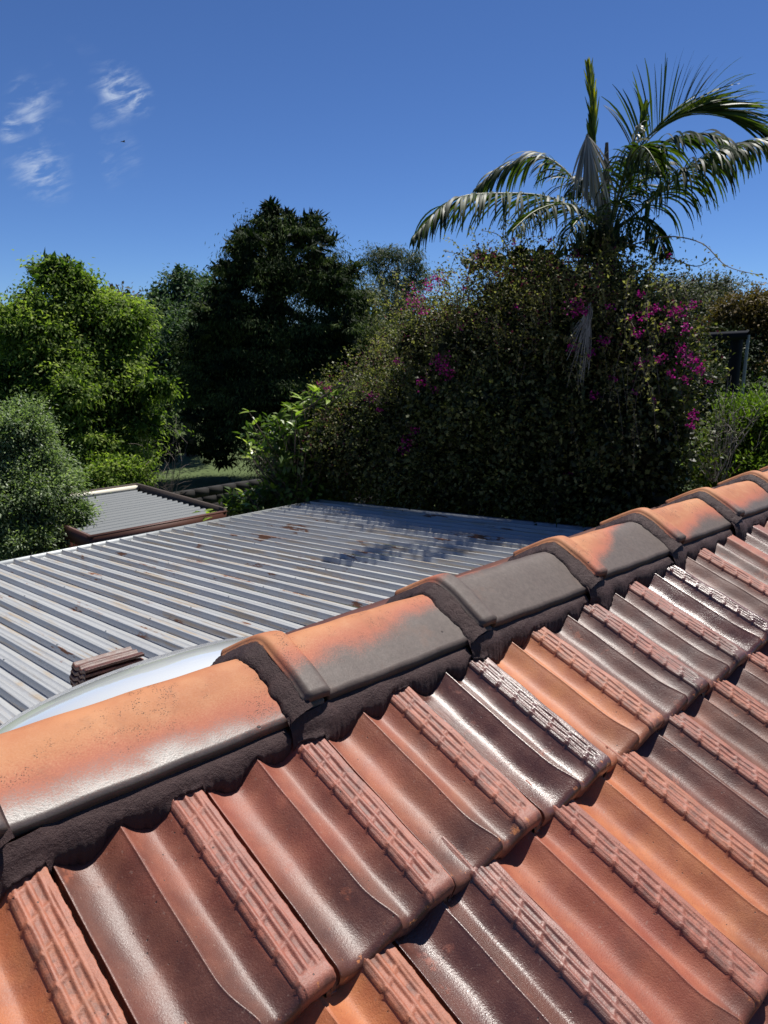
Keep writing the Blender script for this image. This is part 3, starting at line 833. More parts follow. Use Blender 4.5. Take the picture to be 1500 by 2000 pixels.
def make_tree(name, label, catg, blobs, mat, arrays, base, trunk_r, bark=BARK, group=None, limbs=7, seed=0, lean=(0, 0)):
    r = random.Random(seed)
    t = thing(name, label, catg, (base[0], base[1], 0), group)
    org = np.array([base[0], base[1], 0])
    arrays[0] = arrays[0] - org
    o = obj('crown', leaf_mesh('crown', *arrays), mat, t)
    mb = MB(); top = max(b[0].z for b in blobs)
    cx_ = Vector((0, 0, 0)); tip = Vector((lean[0], lean[1], top * .9))
    pts = [cx_.lerp(tip, k / 7) + Vector((r.uniform(-.08, .08), r.uniform(-.08, .08), 0)) * (k > 0) for k in range(8)]
    mb.tube(pts, [trunk_r * (1 - .11 * k) for k in range(8)], 8)
    mb.build('trunk', bark, t, smooth=True)
    for k in range(limbs):
        b = blobs[k % len(blobs)]
        h = .25 + .6 * r.random(); s = cx_.lerp(tip, h)
        e = b[0] - Vector(org) + Vector((r.uniform(-.6, .6) * b[1][0], r.uniform(-.6, .6) * b[1][1], r.uniform(-.5, .6) * b[1][2]))
        mid = s.lerp(e, .5) + Vector((r.uniform(-.2, .2), r.uniform(-.2, .2), .15 * (e - s).length))
        MB().tube([s, s.lerp(mid, .6), mid, mid.lerp(e, .5), e], [trunk_r * .45, trunk_r * .38, trunk_r * .28, trunk_r * .18, trunk_r * .06], 6).build('limb', bark, t, smooth=True)
    return t

# big bright green broadleaf tree, left
LEFT = leaf_mat('spring_green_leaf', (.026, .052, .010), (.105, .155, .030), (.27, .33, .08), .6, .42, spec=.15)
def sub(bl, k, f, seed, up=.5):
    """knobbly outline: smaller lobes pushed out of the big ones"""
    r_ = np.random.default_rng(seed); o_ = list(bl)
    for c, rad in bl:
        for _ in range(k):
            d = r_.normal(size=3); d[2] = abs(d[2]) * up + d[2] * (1 - up); d /= np.linalg.norm(d)
            q = f * r_.uniform(.6, 1.2)
            o_.append((Vector(np.array(c) + d * np.array(rad) * .85), (rad[0] * q, rad[1] * q, rad[2] * q * .9)))
    return o_
bl = [B(130, 565, 62, 50, 19), B(70, 650, 90, 80, 18.5), B(200, 660, 90, 90, 19), B(130, 760, 120, 95, 18), B(250, 770, 70, 70, 18.5), B(10, 760, 90, 100, 18.2),
      B(250, 640, 50, 60, 19.5), B(190, 870, 120, 70, 18), B(0, 640, 50, 45, 19), B(60, 900, 110, 70, 18), B(105, 530, 36, 30, 19), B(310, 760, 30, 26, 18), B(285, 830, 40, 22, 18.3), B(165, 590, 40, 50, 19)]
bl2 = sub([(c, tuple(q * .84 for q in r_)) for c, r_ in bl], 6, .40, 1, .8)
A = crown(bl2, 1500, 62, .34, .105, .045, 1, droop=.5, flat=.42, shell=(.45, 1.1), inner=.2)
make_tree('broadleaf_tree', 'big bright green broadleaf tree at the left edge of the picture', 'tree', bl, LEFT, A, PX(150, 900, 18.6)[:2], .24, seed=1)
# nearer grey-green tree, lower left
OLIVE = leaf_mat('grey_green_leaf', (.04, .065, .028), (.14, .19, .09), (.32, .38, .22), .45, .40, spec=.35)
bl = [B(30, 850, 75, 70, 11.8), B(90, 960, 75, 75, 11.6), B(20, 980, 100, 100, 11.3), B(120, 1040, 50, 50, 11.5), B(50, 1060, 90, 60, 11.2), B(80, 890, 50, 45, 11.8), B(-40, 900, 80, 110, 11.8), B(60, 1120, 80, 60, 11.3), B(150, 1000, 30, 30, 11.6)]
bl2 = sub([(c, tuple(q * .88 for q in r_)) for c, r_ in bl], 5, .36, 2, .7)
A = crown(bl2, 2100, 44, .17, .058, .020, 2, droop=.15, flat=.7, out=.8, shell=(.5, 1.08))
make_tree('small_tree', 'dense grey green small leaved tree beside the carport edge at lower left', 'tree', bl, OLIVE, A, PX(60, 1000, 11.6)[:2], .12, GBARK, seed=2)
# tall dark conifer, drooping tiers
CON = leaf_mat('conifer_needle', (.008, .015, .006), (.034, .052, .018), (.13, .165, .06), .7, .15, spec=.1)
CB = [B(540, 450, 42, 40, 27), B(478, 500, 32, 26, 27.3), B(612, 455, 34, 26, 27.5), B(535, 540, 90, 70, 27), B(625, 550, 60, 80, 26.6), B(500, 640, 120, 80, 27), B(615, 680, 80, 80, 26.4),
      B(450, 740, 100, 80, 26.8), B(560, 780, 130, 90, 26.4), B(400, 690, 45, 40, 27), B(440, 830, 80, 60, 27), B(560, 870, 110, 55, 26.8), B(660, 560, 30, 50, 26.8), B(450, 590, 30, 45, 27.3), B(532, 415, 12, 16, 27), B(660, 640, 40, 60, 26.6)]
CB2 = [B(455, 478, 26, 7, 27), B(642, 468, 22, 7, 27), B(612, 428, 24, 8, 27), B(690, 525, 16, 12, 26.8), B(432, 520, 18, 8, 27), B(505, 432, 16, 6, 27), B(395, 650, 26, 8, 27), B(372, 690, 22, 9, 27), B(560, 425, 16, 7, 27), B(700, 600, 14, 22, 26.6), B(470, 455, 16, 6, 27)]
bl2 = sub([(c, (r_[0] * .8, r_[1] * .8, r_[2] * .8)) for c, r_ in CB], 3, .34, 3, .3) + CB2
tr = np.random.default_rng(77)
for k in range(95):
    hy = tr.uniform(430, 900); hw = min(175, 26 + (hy - 405) * .62) * tr.uniform(.55, 1.0); sd_ = tr.choice((-1, 1))
    cxp = 545 + sd_ * hw; b_ = B(cxp, hy, tr.uniform(16, 34), tr.uniform(6, 12), 27 - tr.uniform(-.5, 2.2), tr.uniform(20, 40)); bl2.append(b_)
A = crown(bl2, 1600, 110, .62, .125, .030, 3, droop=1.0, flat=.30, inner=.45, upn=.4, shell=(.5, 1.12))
t = make_tree('conifer', 'tall very dark conifer with drooping branches in the centre background', 'tree', CB, CON, A, PX(545, 900, 27)[:2], .38, DBARK, seed=3, limbs=10)
# grey green trees behind
POP = leaf_mat('blue_green_leaf', (.030, .055, .028), (.06, .10, .05), (.12, .17, .085), .6, .2, spec=.15)
bl = [B(350, 585, 50, 45, 33), B(415, 575, 42, 42, 34), B(310, 640, 60, 60, 32), B(380, 660, 80, 70, 32), B(330, 740, 80, 80, 31), B(360, 550, 20, 20, 33)]
A = crown(sub(bl, 3, .4, 4), 800, 34, .5, .16, .08, 4, droop=.3, shell=(.4, 1.08))
make_tree('broadleaf_tree', 'blue green tree standing between the bright green tree and the conifer', 'tree', bl, POP, A, PX(370, 850, 32.5)[:2], .3, seed=4)
REDD = leaf_mat('bronze_leaf', (.045, .032, .022), (.09, .065, .035), (.15, .10, .05), .6, .2, spec=.15)
bl = [B(222, 588, 26, 22, 36), B(240, 630, 40, 50, 36)]
A = crown(bl, 160, 24, .5, .18, .09, 5)
make_tree('bronze_tree', 'small dull bronze tree top peeping above the bright green tree', 'tree', bl, REDD, A, PX(235, 850, 36)[:2], .2, seed=5, limbs=3)
# eucalyptus
GUM = leaf_mat('gum_leaf', (.035, .05, .03), (.07, .088, .052), (.12, .14, .09), .6, .2, spec=.15)
bl = [B(735, 500, 24, 20, 40), B(770, 495, 26, 18, 40), B(755, 530, 34, 22, 40), B(805, 510, 22, 24, 40), B(820, 540, 22, 22, 40), B(785, 555, 34, 20, 40), B(740, 580, 30, 20, 39), B(800, 600, 40, 26, 39), B(750, 625, 40, 26, 39)]
A = crown(bl, 560, 30, .36, .17, .035, 6, droop=.9, flat=.5, inner=.02, shell=(.2, 1.1))
make_tree('eucalyptus_tree', 'thin grey green eucalyptus with pale branches beyond the conifer', 'tree', bl, GUM, A, PX(772, 800, 40)[:2], .22, GBARK, seed=6, limbs=9)
GUM2 = leaf_mat('dull_green_leaf', (.035, .045, .018), (.075, .088, .035), (.14, .15, .06), .6, .2, spec=.15)
bl = [B(705, 600, 40, 50, 33), B(730, 670, 60, 50, 32), B(700, 720, 70, 60, 31), B(780, 690, 60, 50, 32)]
A = crown(sub(bl, 3, .4, 7), 620, 30, .42, .14, .05, 7, droop=.5, shell=(.4, 1.08))
make_tree('broadleaf_tree', 'grey green rounded tree between the conifer and the bougainvillea', 'tree', bl, GUM2, A, PX(715, 850, 32)[:2], .2, seed=7)
# right side background
SILV = leaf_mat('silver_leaf', (.045, .05, .035), (.10, .105, .075), (.18, .18, .14), .65, .15, spec=.15)
bl = [B(1340, 580, 50, 36, 30), B(1400, 565, 40, 28, 30), B(1290, 600, 50, 50, 30), B(1370, 630, 80, 50, 29)]
A = crown(sub(bl, 3, .4, 8), 620, 34, .33, .11, .05, 8, shell=(.4, 1.08))
make_tree('silvery_tree', 'silvery grey tree top behind the bougainvillea on the right', 'tree', bl, SILV, A, PX(1350, 800, 30)[:2], .2, seed=8)
RUSTL = leaf_mat('rusty_leaf', (.035, .024, .010), (.085, .06, .018), (.17, .11, .035), .6, .22, spec=.15)
bl = [B(1460, 610, 60, 40, 20), B(1510, 650, 60, 80, 20), B(1405, 645, 50, 28, 21), B(1540, 740, 60, 80, 19), B(1495, 720, 20, 22, 18.5)]
A = crown(sub(bl, 3, .4, 9), 900, 34, .26, .085, .045, 9, shell=(.4, 1.08))
make_tree('rusty_tree', 'rusty green tree with bronze new growth at the right edge', 'tree', bl, RUSTL, A, PX(1500, 800, 20.5)[:2], .18, seed=9)
BUSH = leaf_mat('bush_leaf', (.035, .06, .008), (.09, .145, .018), (.19, .27, .04), .5, .3, spec=.25)
bl = [B(1430, 850, 50, 50, 10.4), B(1480, 820, 55, 50, 10.4), B(1450, 920, 90, 60, 10.2), B(1400, 920, 50, 60, 10.3), B(1530, 890, 80, 90, 10.3)]
A = crown(sub(bl, 3, .4, 10), 1100, 34, .15, .060, .020, 10, droop=-.5, flat=1., out=.7)
make_tree('green_bush', 'bright green leafy bush right of the bougainvillea above the tiles', 'bush', bl, BUSH, A, PX(1450, 900, 10.4)[:2], .06, seed=10, limbs=4)
DARKL = leaf_mat('dark_shrub_leaf', (.010, .017, .006), (.025, .038, .014), (.055, .075, .026), .6, .12, spec=.15)
for k, (q, lab, mt_, bx) in enumerate([([B(300, 870, 60, 34, 26), B(230, 900, 60, 40, 25)], 'dark green shrub under the bright green tree beside the lawn', DARKL, (300, 26)),
                             ([B(235, 925, 45, 34, 17), B(200, 940, 60, 40, 16.5)], 'green shrub just behind the garage roof', LEFT, (225, 17)),
                             ([B(380, 850, 70, 34, 42), B(460, 860, 90, 40, 44), B(300, 830, 70, 60, 42), B(560, 850, 90, 50, 44)], 'distant dark shrubs across the lawn', DARKL, (400, 42)),
                             ([B(1420, 720, 70, 60, 19), B(1380, 780, 60, 70, 18), B(1460, 790, 60, 60, 18)], 'dark shrub behind the pergola post', DARKL, (1420, 18.5)),
                             ([B(640, 880, 80, 90, 17), B(560, 900, 60, 60, 17.4), B(720, 860, 80, 90, 16.5)], 'dark shrub in deep shade behind the pale leaved shrub', DARKL, (640, 17))]):
    A = crown(sub(q, 2, .4, 30 + k), 520, 34, .22, .09, .045, 20 + k)
    b = PX(bx[0], 930, bx[1]); make_tree('garden_shrub', lab, 'shrub', q, mt_, A, (b.x, b.y), .05, seed=20 + k, limbs=3)
# far belt of trees closing the horizon
q = [B(x, 720 + 25 * math.sin(x), 110, 100, 60) for x in range(-300, 1900, 130)]
A = crown(q, 3000, 20, 1.2, .5, .3, 31)
obj('distant_woodland', leaf_mesh('distant_woodland', *A), DARKL, kind='stuff')

# bare twiggy shrub beside the lawn and dead twigs on the right
TWIG = simple('dry_twig', (.16, .13, .11), .9); PTWIG = simple('pale_twig', (.33, .30, .26), .9)
def twiggy(name, label, base, n, h, spread, mat, seed, up=1., catg='shrub', r0=.012):
    r = random.Random(seed); t = thing(name, label, catg, base); mb = MB()
    for k in range(n):
        a = r.uniform(0, 6.28); d = Vector((math.cos(a), math.sin(a), 0)) * r.uniform(.1, 1) * spread
        p = Vector((r.uniform(-.2, .2), r.uniform(-.2, .2), 0)); pts = [p]; hh = h * r.uniform(.5, 1)
        for s in range(6):
            p = p + Vector((d.x / 6 + r.uniform(-.05, .05), d.y / 6 + r.uniform(-.05, .05), hh / 6 * up)); pts.append(p)
            if s > 1:
                e = p + Vector((r.uniform(-1, 1), r.uniform(-1, 1), r.uniform(0, 1))) * .16 * h
                mb.tube([p, p.lerp(e, .5) + Vector((0, 0, .03)), e], [r0 * .4, r0 * .3, r0 * .15], 4)
        mb.tube(pts, [r0 * (1 - .12 * i) for i in range(7)], 4)
    mb.build('twigs', mat, t, smooth=True); return t
b = PX(295, 950, 17.5); twiggy('bare_shrub', 'bare brown multi stemmed shrub behind the garage corner', (b.x, b.y, 0), 30, 2.9, 1.0, TWIG, 3, r0=.013)
b = PX(1405, 760, 9.9); twiggy('dead_branches', 'tangle of dead grey twigs beside the bougainvillea in front of the dark pergola', (b.x, b.y, 3.2), 40, 1.25, .8, PTWIG, 5, catg='branches', r0=.006)
# tree trunks across the lawn
for k, (px, d, lab) in enumerate([(334, 31, 'slim tree trunk standing in the lawn, leftmost'), (408, 33, 'leaning dark tree trunk on the lawn near the wall')]):
    b = PX(px, 920, d); t = thing('tree', lab, 'tree', (b.x, b.y, 0))
    MB().tube([(0, 0, 0), (.1, 0, 1.5), (0, .1, 3.2)], [.16, .13, .1], 8).build('trunk', DBARK, t, smooth=True)
    q = [(Vector((0, 0, 3.6)), (1.3, 1.3, 1.0))]
    obj('crown', leaf_mesh('crown', *crown(q, 90, 24, .3, .14, .07, 60 + k)), DARKL, t)

# loquat-like shrub with big pale leaves: every big leaf is a part
BIGL = leaf_mat('big_pale_leaf', (.10, .16, .02), (.24, .33, .05), (.46, .50, .16), .35, .32, spec=.5)
def big_leaf(seed, tint):
    r = random.Random(seed); n = 7; V = []
    for i in range(n):
        t = i / (n - 1); wv = math.sin(math.pi * t ** .8) * .16 + .004
        z = -.22 * t * t + .05 * t
        V += [(t, -wv, z + .05 * wv / .16), (t, 0, z), (t, wv, z + .05 * wv / .16)]
    F = grid_faces(n, 3)
    me = mesh_np('leaf', V, F, {'tint': ('FACE', np.full(len(F), tint))}); me.materials.append(BIGL); return me
bigs = [big_leaf(i, t) for i, t in enumerate((.15, .35, .5, .6, .75, .95))]
lq = thing('loquat_shrub', 'shrub with big pale yellow green leaves between the carport and the bougainvillea', 'shrub', (PX(590, 950, 13.3).x, PX(590, 950, 13.3).y, 0))
org = lq.location.copy()
rosettes = []
rr = random.Random(5)
zones = [(560, 850, 75, 50, 26), (620, 810, 45, 34, 12), (600, 960, 55, 36, 20), (480, 980, 34, 26, 12), (410, 1010, 24, 10, 5), (655, 760, 45, 26, 9), (545, 960, 40, 26, 7), (500, 885, 24, 16, 5), (715, 705, 30, 20, 5), (470, 965, 20, 20, 3)]
for (zx, zy, wx, wy, n) in zones:
    for _ in range(n):
        rosettes.append((zx + rr.uniform(-wx, wx), zy + rr.uniform(-wy, wy), 13.2 + rr.uniform(-.5, .7) + (-.8 if zx < 450 else 0)))
mb = MB(); nleaf = 0
for (px, py, d) in rosettes:
    c = PX(px, py, d) - org
    s = Vector((rr.uniform(-.3, .3), rr.uniform(-.3, .3), max(.4, c.z - rr.uniform(.8, 1.4))))
    mb.tube([s, s.lerp(c, .6) + Vector((0, 0, -.06)), c], [.016, .012, .006], 5)
    for k in range(rr.choice((2, 3, 3, 4)) if nleaf < 296 else 0):
        nleaf += 1
        a = rr.uniform(0, 6.28); el = rr.uniform(-.1, .9)
        o = obj('leaf', bigs[rr.choice((0, 1, 2, 2, 3, 4, 5)) if py < 900 else rr.choice((0, 0, 1, 1, 2, 3))], None, lq, loc=c)
        sl = rr.uniform(.16, .27); o.scale = (sl, sl * rr.uniform(.8, 1.1), sl)
        o.rotation_euler = (rr.uniform(-.5, .5), -el, a)
mb.build('stems', BARK, lq, smooth=True)
q = [B(580, 860, 70, 50, 13.5), B(600, 950, 80, 60, 13.5), B(490, 985, 40, 25, 13.2), B(640, 800, 40, 34, 13.6)]
A = crown(q, 300, 16, .2, .15, .06, 41); A[0] = A[0] - np.array(org)
obj('small_leaves', leaf_mesh('small_leaves', *A), leaf_mat('loquat_leaf', (.03, .055, .012), (.07, .12, .02), (.14, .20, .04), .4, .25), lq, kind='stuff')
# pale flower spray
mb = MB()
fl = PX(505, 985, 12.9) - org
for k in range(30):
    p = fl + Vector((rr.uniform(-.06, .06), rr.uniform(-.06, .06), rr.uniform(-.12, .12))); mb.tube([p, p + Vector((.012, 0, .012))], [.009, .007], 5)
mb.build('flower_cluster', simple('cream_petal', (.65, .55, .28), .6, bump=0), lq)

# ------------------------------------------------------------------ bougainvillea
BOU = leaf_mat('bougainvillea_leaf', (.014, .020, .007), (.055, .066, .020), (.16, .17, .06), .5, .24, spec=.25)
def BD(px): return 13.4 / (1 + (px - 750) / 1496)
bb = PX(1030, 950, BD(1030))
boug = thing('bougainvillea', 'huge dark sprawling bougainvillea covered in magenta flowers climbing over the palm', 'climbing plant', (bb.x, bb.y, 0))
org = np.array([bb.x, bb.y, 0])
bl = []
for (px, py, rx, ry, dd) in [(1100, 575, 105, 65, .1), (1200, 570, 85, 65, .1), (1000, 580, 65, 60, 0), (920, 640, 80, 60, 0), (1050, 690, 150, 110, 0), (1220, 690, 120, 110, 0), (850, 745, 90, 65, -.2),
      (1295, 700, 60, 90, .1), (960, 800, 150, 95, -.5), (770, 840, 95, 60, -.3), (1160, 830, 160, 110, 0), (1290, 820, 70, 90, 0), (735, 905, 90, 60, 0), (860, 920, 130, 75, -.8), (1050, 930, 150, 90, -.7),
      (1230, 930, 110, 90, -.1), (950, 510, 30, 22, 0), (1180, 480, 60, 50, .1), (1050, 520, 70, 36, .1), (900, 1000, 120, 60, -.1), (1080, 1020, 130, 60, 0), (790, 985, 70, 30, 0), (1250, 1000, 90, 60, .3)]:
    d_ = BD(px) + dd; bl.append((PX(px, py, d_), (PM(rx, d_), max(.6, min(PM(rx, d_), 1.25)), PM(ry, d_))))
for y_ in np.arange(4.6, 9.6, .8):
    bl.append((Vector((8.95, y_, 3.5)), (.75, .75, 1.0)))
    if y_ < 8: bl.append((Vector((9.2, y_, 4.9)), (.7, .7, .8)))
bl2 = [(c, r_) for c, r_ in bl] + sub(bl, 2, .36, 12)[len(bl):]
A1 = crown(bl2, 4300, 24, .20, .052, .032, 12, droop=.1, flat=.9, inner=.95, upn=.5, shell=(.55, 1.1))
# leaf colour: one slight, even lift of the tint over all leaves
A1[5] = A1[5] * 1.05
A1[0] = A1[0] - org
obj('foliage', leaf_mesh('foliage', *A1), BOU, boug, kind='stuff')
ov = [(Vector((8.85, y_, z_)), (.75, .65, .7)) for y_ in np.arange(4.4, 9.7, .75) for z_ in ((3.1, 3.9) if y_ < 8 else (3.1,))]
A3 = crown(ov, 2600, 26, .22, .07, .05, 14, droop=.1, flat=.9, inner=.9, upn=.7, shell=(.3, 1.0)); A3[5] = A3[5] * .8; A3[0] = A3[0] - org
obj('overhanging_foliage', leaf_mesh('overhanging_foliage', *A3), BOU, boug, kind='stuff')
# lighter olive twiggy skirt on the left side
BOU2 = leaf_mat('bougainvillea_pale_leaf', (.045, .045, .016), (.125, .115, .042), (.27, .25, .12), .55, .38, spec=.25)
q = [B(x, y, a_, b_, BD(x) - .5) for x, y, a_, b_ in ((720, 840, 100, 75), (1100, 560, 100, 45), (1050, 620, 120, 50), (1250, 640, 70, 60), (1220, 760, 80, 60), (950, 600, 80, 50), (800, 720, 80, 60), (690, 920, 60, 55), (770, 900, 90, 60), (1310, 680, 50, 80), (1000, 540, 80, 40), (1200, 560, 90, 40), (870, 640, 80, 60), (650, 850, 40, 70))]
A2 = crown(q, 3300, 16, .16, .042, .020, 13, droop=.0, flat=.9, inner=0, shell=(.8, 1.32)); A2[0] = A2[0] - org
obj('pale_foliage', leaf_mesh('pale_foliage', *A2), BOU2, boug, kind='stuff')
# long arching canes with leaves
mbc = MB(); cl = []
r = random.Random(17)
def cane(pts, rad=.010, every=.045, ls=.05, parent_list=None, jit=.0):
    P_ = [PX(p[0], p[1], BD(p[0]) - (12.4 - p[2]) * .9) - Vector(org) for p in pts]
    C_ = []
    for i in range(len(P_) - 1):
        p0 = P_[max(i - 1, 0)]; p1 = P_[i]; p2 = P_[i + 1]; p3 = P_[min(i + 2, len(P_) - 1)]
        for s in range(6):
            t_ = s / 6
            C_.append(.5 * ((2 * p1) + (p2 - p0) * t_ + (2 * p0 - 5 * p1 + 4 * p2 - p3) * t_ ** 2 + (3 * p1 - p0 - 3 * p2 + p3) * t_ ** 3))
    C_.append(P_[-1])
    mbc.tube(C_, [rad * (1 - .7 * i / len(C_)) for i in range(len(C_))], 5)
    for i in range(len(C_) - 1):
        n = max(1, int((C_[i + 1] - C_[i]).length / every))
        for s in range(n):
            p = C_[i].lerp(C_[i + 1], r.random())
            for _ in range(2):
                cl.append((p + Vector((r.gauss(0, .02), r.gauss(0, .02), r.gauss(0, .02))), Vector((r.gauss(0, 1), r.gauss(0, 1), r.gauss(-.3, 1))), ls * r.uniform(.6, 1.3)))
cane([(1230, 480, 12.2), (1300, 462, 12), (1370, 475, 11.9), (1420, 520, 11.8), (1490, 538, 11.7)])
cane([(1210, 470, 12.4), (1300, 500, 12.2), (1360, 520, 12.2), (1400, 500, 12.1)], every=.08)
cane([(950, 530, 12.3), (905, 500, 12.2), (865, 490, 12.1)], every=.08)
cane([(1000, 500, 12.3), (975, 460, 12.2), (940, 450, 12.1)], every=.07)
cane([(880, 560, 12.0), (850, 545, 12), (830, 560, 11.9)], every=.08)
cane([(850, 900, 11.2), (840, 960, 10.9), (800, 1010, 10.7), (765, 1042, 10.6)], every=.035)
cane([(780, 900, 11.2), (782, 960, 11), (770, 1020, 10.8)], every=.03)
cane([(1070, 820, 11.0), (1075, 900, 10.9), (1088, 1030, 10.8)], every=.030)
cane([(1190, 880, 11.2), (1185, 950, 11), (1180, 1040, 10.9)], every=.1)
cane([(960, 950, 11), (940, 990, 10.8), (920, 1050, 10.6)], every=1.)
cane([(1010, 590, 11.8), (1030, 680, 11.3), (1000, 800, 11.2)], every=.05)
cane([(930, 760, 11.2), (900, 850, 11), (890, 930, 10.9)], every=.04)
cane([(860, 640, 11.6), (850, 720, 11.3), (820, 800, 11.1)], every=.05)
cane([(1040, 560, 11.9), (1060, 600, 11.6), (1090, 680, 11.5)], every=.05)
cane([(800, 820, 11), (700, 850, 10.9), (620, 900, 10.9)], every=.08)
cane([(800, 870, 10.9), (700, 880, 10.9), (610, 930, 10.9)], every=.09)
cane([(760, 800, 11), (700, 760, 11), (625, 745, 11)], every=.06)
cane([(1250, 600, 11.8), (1280, 700, 11.5), (1290, 800, 11.4)], every=.05)
cane([(1340, 700, 11.8), (1400, 740, 11.7), (1430, 720, 11.6)], every=.3)
for _ in range(170):
    q_ = random.Random(_ + 50); bx = bl[q_.randrange(len(bl))]
    s = bx[0]; px = q_.uniform(720, 1330); py = q_.uniform(540, 860); d = 11.5 + q_.uniform(-.5, .6)
    dx = q_.uniform(-50, 50); dy = q_.uniform(40, 130)
    cane([(px, py, d), (px + dx * .4, py - dy * .12, d - .35), (px + dx, py + dy * .8, d - .6)], rad=.0035, every=.05, ls=.048)
for _ in range(34):
    q_ = random.Random(_ + 250); t_ = q_.random(); px = 850 + 430 * t_; py = 540 - 90 * math.sin(t_ * 3.1) + q_.uniform(0, 40)
    dx = q_.uniform(-50, 50); dy = q_.uniform(-60, -20)
    cane([(px, py, 12.2), (px + dx * .5, py + dy * .8, 12.1), (px + dx, py + dy, 12)], rad=.005, every=.06, ls=.045)
mbc.build('canes', simple('cane_bark', (.15, .12, .09), .85, bump=0), boug, smooth=True)
Pc = np.array([c[0] for c in cl]); Dc = unit(np.array([c[1] for c in cl])); Lc = np.array([c[2] for c in cl])
obj('cane_leaves', leaf_mesh('cane_leaves', Pc, Dc, unit(rng.normal(size=Pc.shape) + np.array([0, 0, .8])), Lc, Lc * .6, rng.random(len(Pc)) * .7 + .3), BOU2, boug, kind='stuff')
# flower clusters: (px, py, radius px, bracts)
MAG = leaf_mat('magenta_bract', (.10, .002, .05), (.22, .006, .12), (.38, .02, .24), .6, .35, tcol=(1.3, .8, 1.2), spec=.2)
fl = [(810, 585, 26), (840, 560, 14), (825, 610, 12), (855, 545, 14), (870, 720, 16), (860, 705, 20), (880, 735, 9), (725, 775, 15), (640, 760, 10), (625, 750, 7), (800, 862, 18), (790, 880, 15), (810, 840, 10), (825, 745, 14), (775, 705, 8),
      (1125, 500, 15), (1005, 475, 12), (960, 490, 10), (1010, 600, 6), (1125, 602, 20), (1140, 610, 12), (1120, 680, 12), (1155, 690, 9), (1180, 665, 12), (1260, 615, 16), (1280, 605, 18), (1245, 650, 14), (1320, 610, 22), (1350, 600, 14), (1340, 640, 15),
      (1250, 710, 14), (1290, 700, 16), (1345, 700, 24), (1365, 720, 16), (1330, 680, 16), (1340, 740, 12), (1160, 775, 12), (1240, 770, 7), (1355, 810, 16), (1350, 830, 12), (1280, 780, 8), (1110, 930, 9), (985, 975, 7), (990, 868, 5), (765, 1038, 7),
      (1195, 870, 6), (900, 640, 7), (935, 500, 8), (1250, 575, 10), (1190, 600, 8), (905, 560, 6), (740, 800, 8), (850, 760, 9), (1075, 470, 7), (1310, 500, 7), (1200, 740, 7), (1300, 640, 12), (1230, 620, 10), (1310, 730, 12), (1385, 745, 7)]
for k, (px, py, rp) in enumerate(fl):
    rp = rp * (.95 if px < 1230 else .75)
    d = BD(px) - (1.75 if px < 900 else 1.3)
    if py > 1000: d = BD(px) - 1.6
    if py < 530: d = BD(px) - .35
    c = PX(px, py, d) - Vector(org); n = int(6 + rp * rp * .20); s = PM(rp, d)
    G_ = rng.normal(size=(n, 3)) * s * .52 * np.array([1, 1, .8])
    P_ = np.array(c) + G_
    me = leaf_mesh('flower_cluster', P_, unit(rng.normal(size=P_.shape)), unit(rng.normal(size=P_.shape)), .034, .028, rng.random(n))
    obj('flower_cluster', me, MAG, boug, kind='stuff')
# scattered single bracts, many dull
n = 5200
PP = A2[0][rng.integers(0, len(A2[0]), n)] + rng.normal(size=(n, 3)) * .03
me = leaf_mesh('bracts', PP, unit(rng.normal(size=PP.shape)), unit(rng.normal(size=PP.shape)), .04, .032, rng.random(n) * .5)
obj('bracts', me, leaf_mat('dull_bract', (.06, .01, .025), (.12, .018, .05), (.20, .03, .10), .6, .3, tcol=(1.3, .8, 1.)), boug, kind='stuff')
mb = MB()
for k in range(7):
    a = k * .9; mb.tube([(math.cos(a) * .2, math.sin(a) * .2, 0), (math.cos(a) * .5, math.sin(a) * .5, 2), (math.cos(a) * 1., math.sin(a) * .8, 3.8)], [.06, .05, .03], 6)
mb.build('stem', BARK, boug, smooth=True)

# ------------------------------------------------------------------ palm
PALM = leaf_mat('palm_leaflet', (.010, .020, .009), (.025, .046, .012), (.07, .10, .018), .50, .34, tcol=(2.4, 2.4, .5), spec=.28)
PALMY = leaf_mat('young_palm_leaflet', (.04, .07, .008), (.11, .15, .012), (.24, .27, .025), .4, .4, tcol=(1.5, 1.4, .4), spec=.5)
DRY = leaf_mat('dry_palm_leaflet', (.12, .115, .09), (.24, .235, .20), (.40, .39, .34), .5, .15, tcol=(1, 1, .8), spec=.5)
PD = 10.7
pb = PX(1185, 470, PD)
palm = thing('palm_tree', 'tall palm with ragged feathery fronds and one upright yellow green spear', 'palm tree', (pb.x, pb.y, 0))
porg = Vector((pb.x, pb.y, 0))
mb = MB(); mb.tube([(0, 0, 0), (.05, 0, 2), (0, .04, 4), (0, 0, pb.z - .2), (-.1, 0, pb.z + .45), (-.16, 0, pb.z + 1.2)], [.22, .19, .17, .15, .07, .02], 12)
mb.build('trunk', BARK, palm, smooth=True)
RACH = simple('palm_rachis', (.10, .11, .04), .5, bump=0)
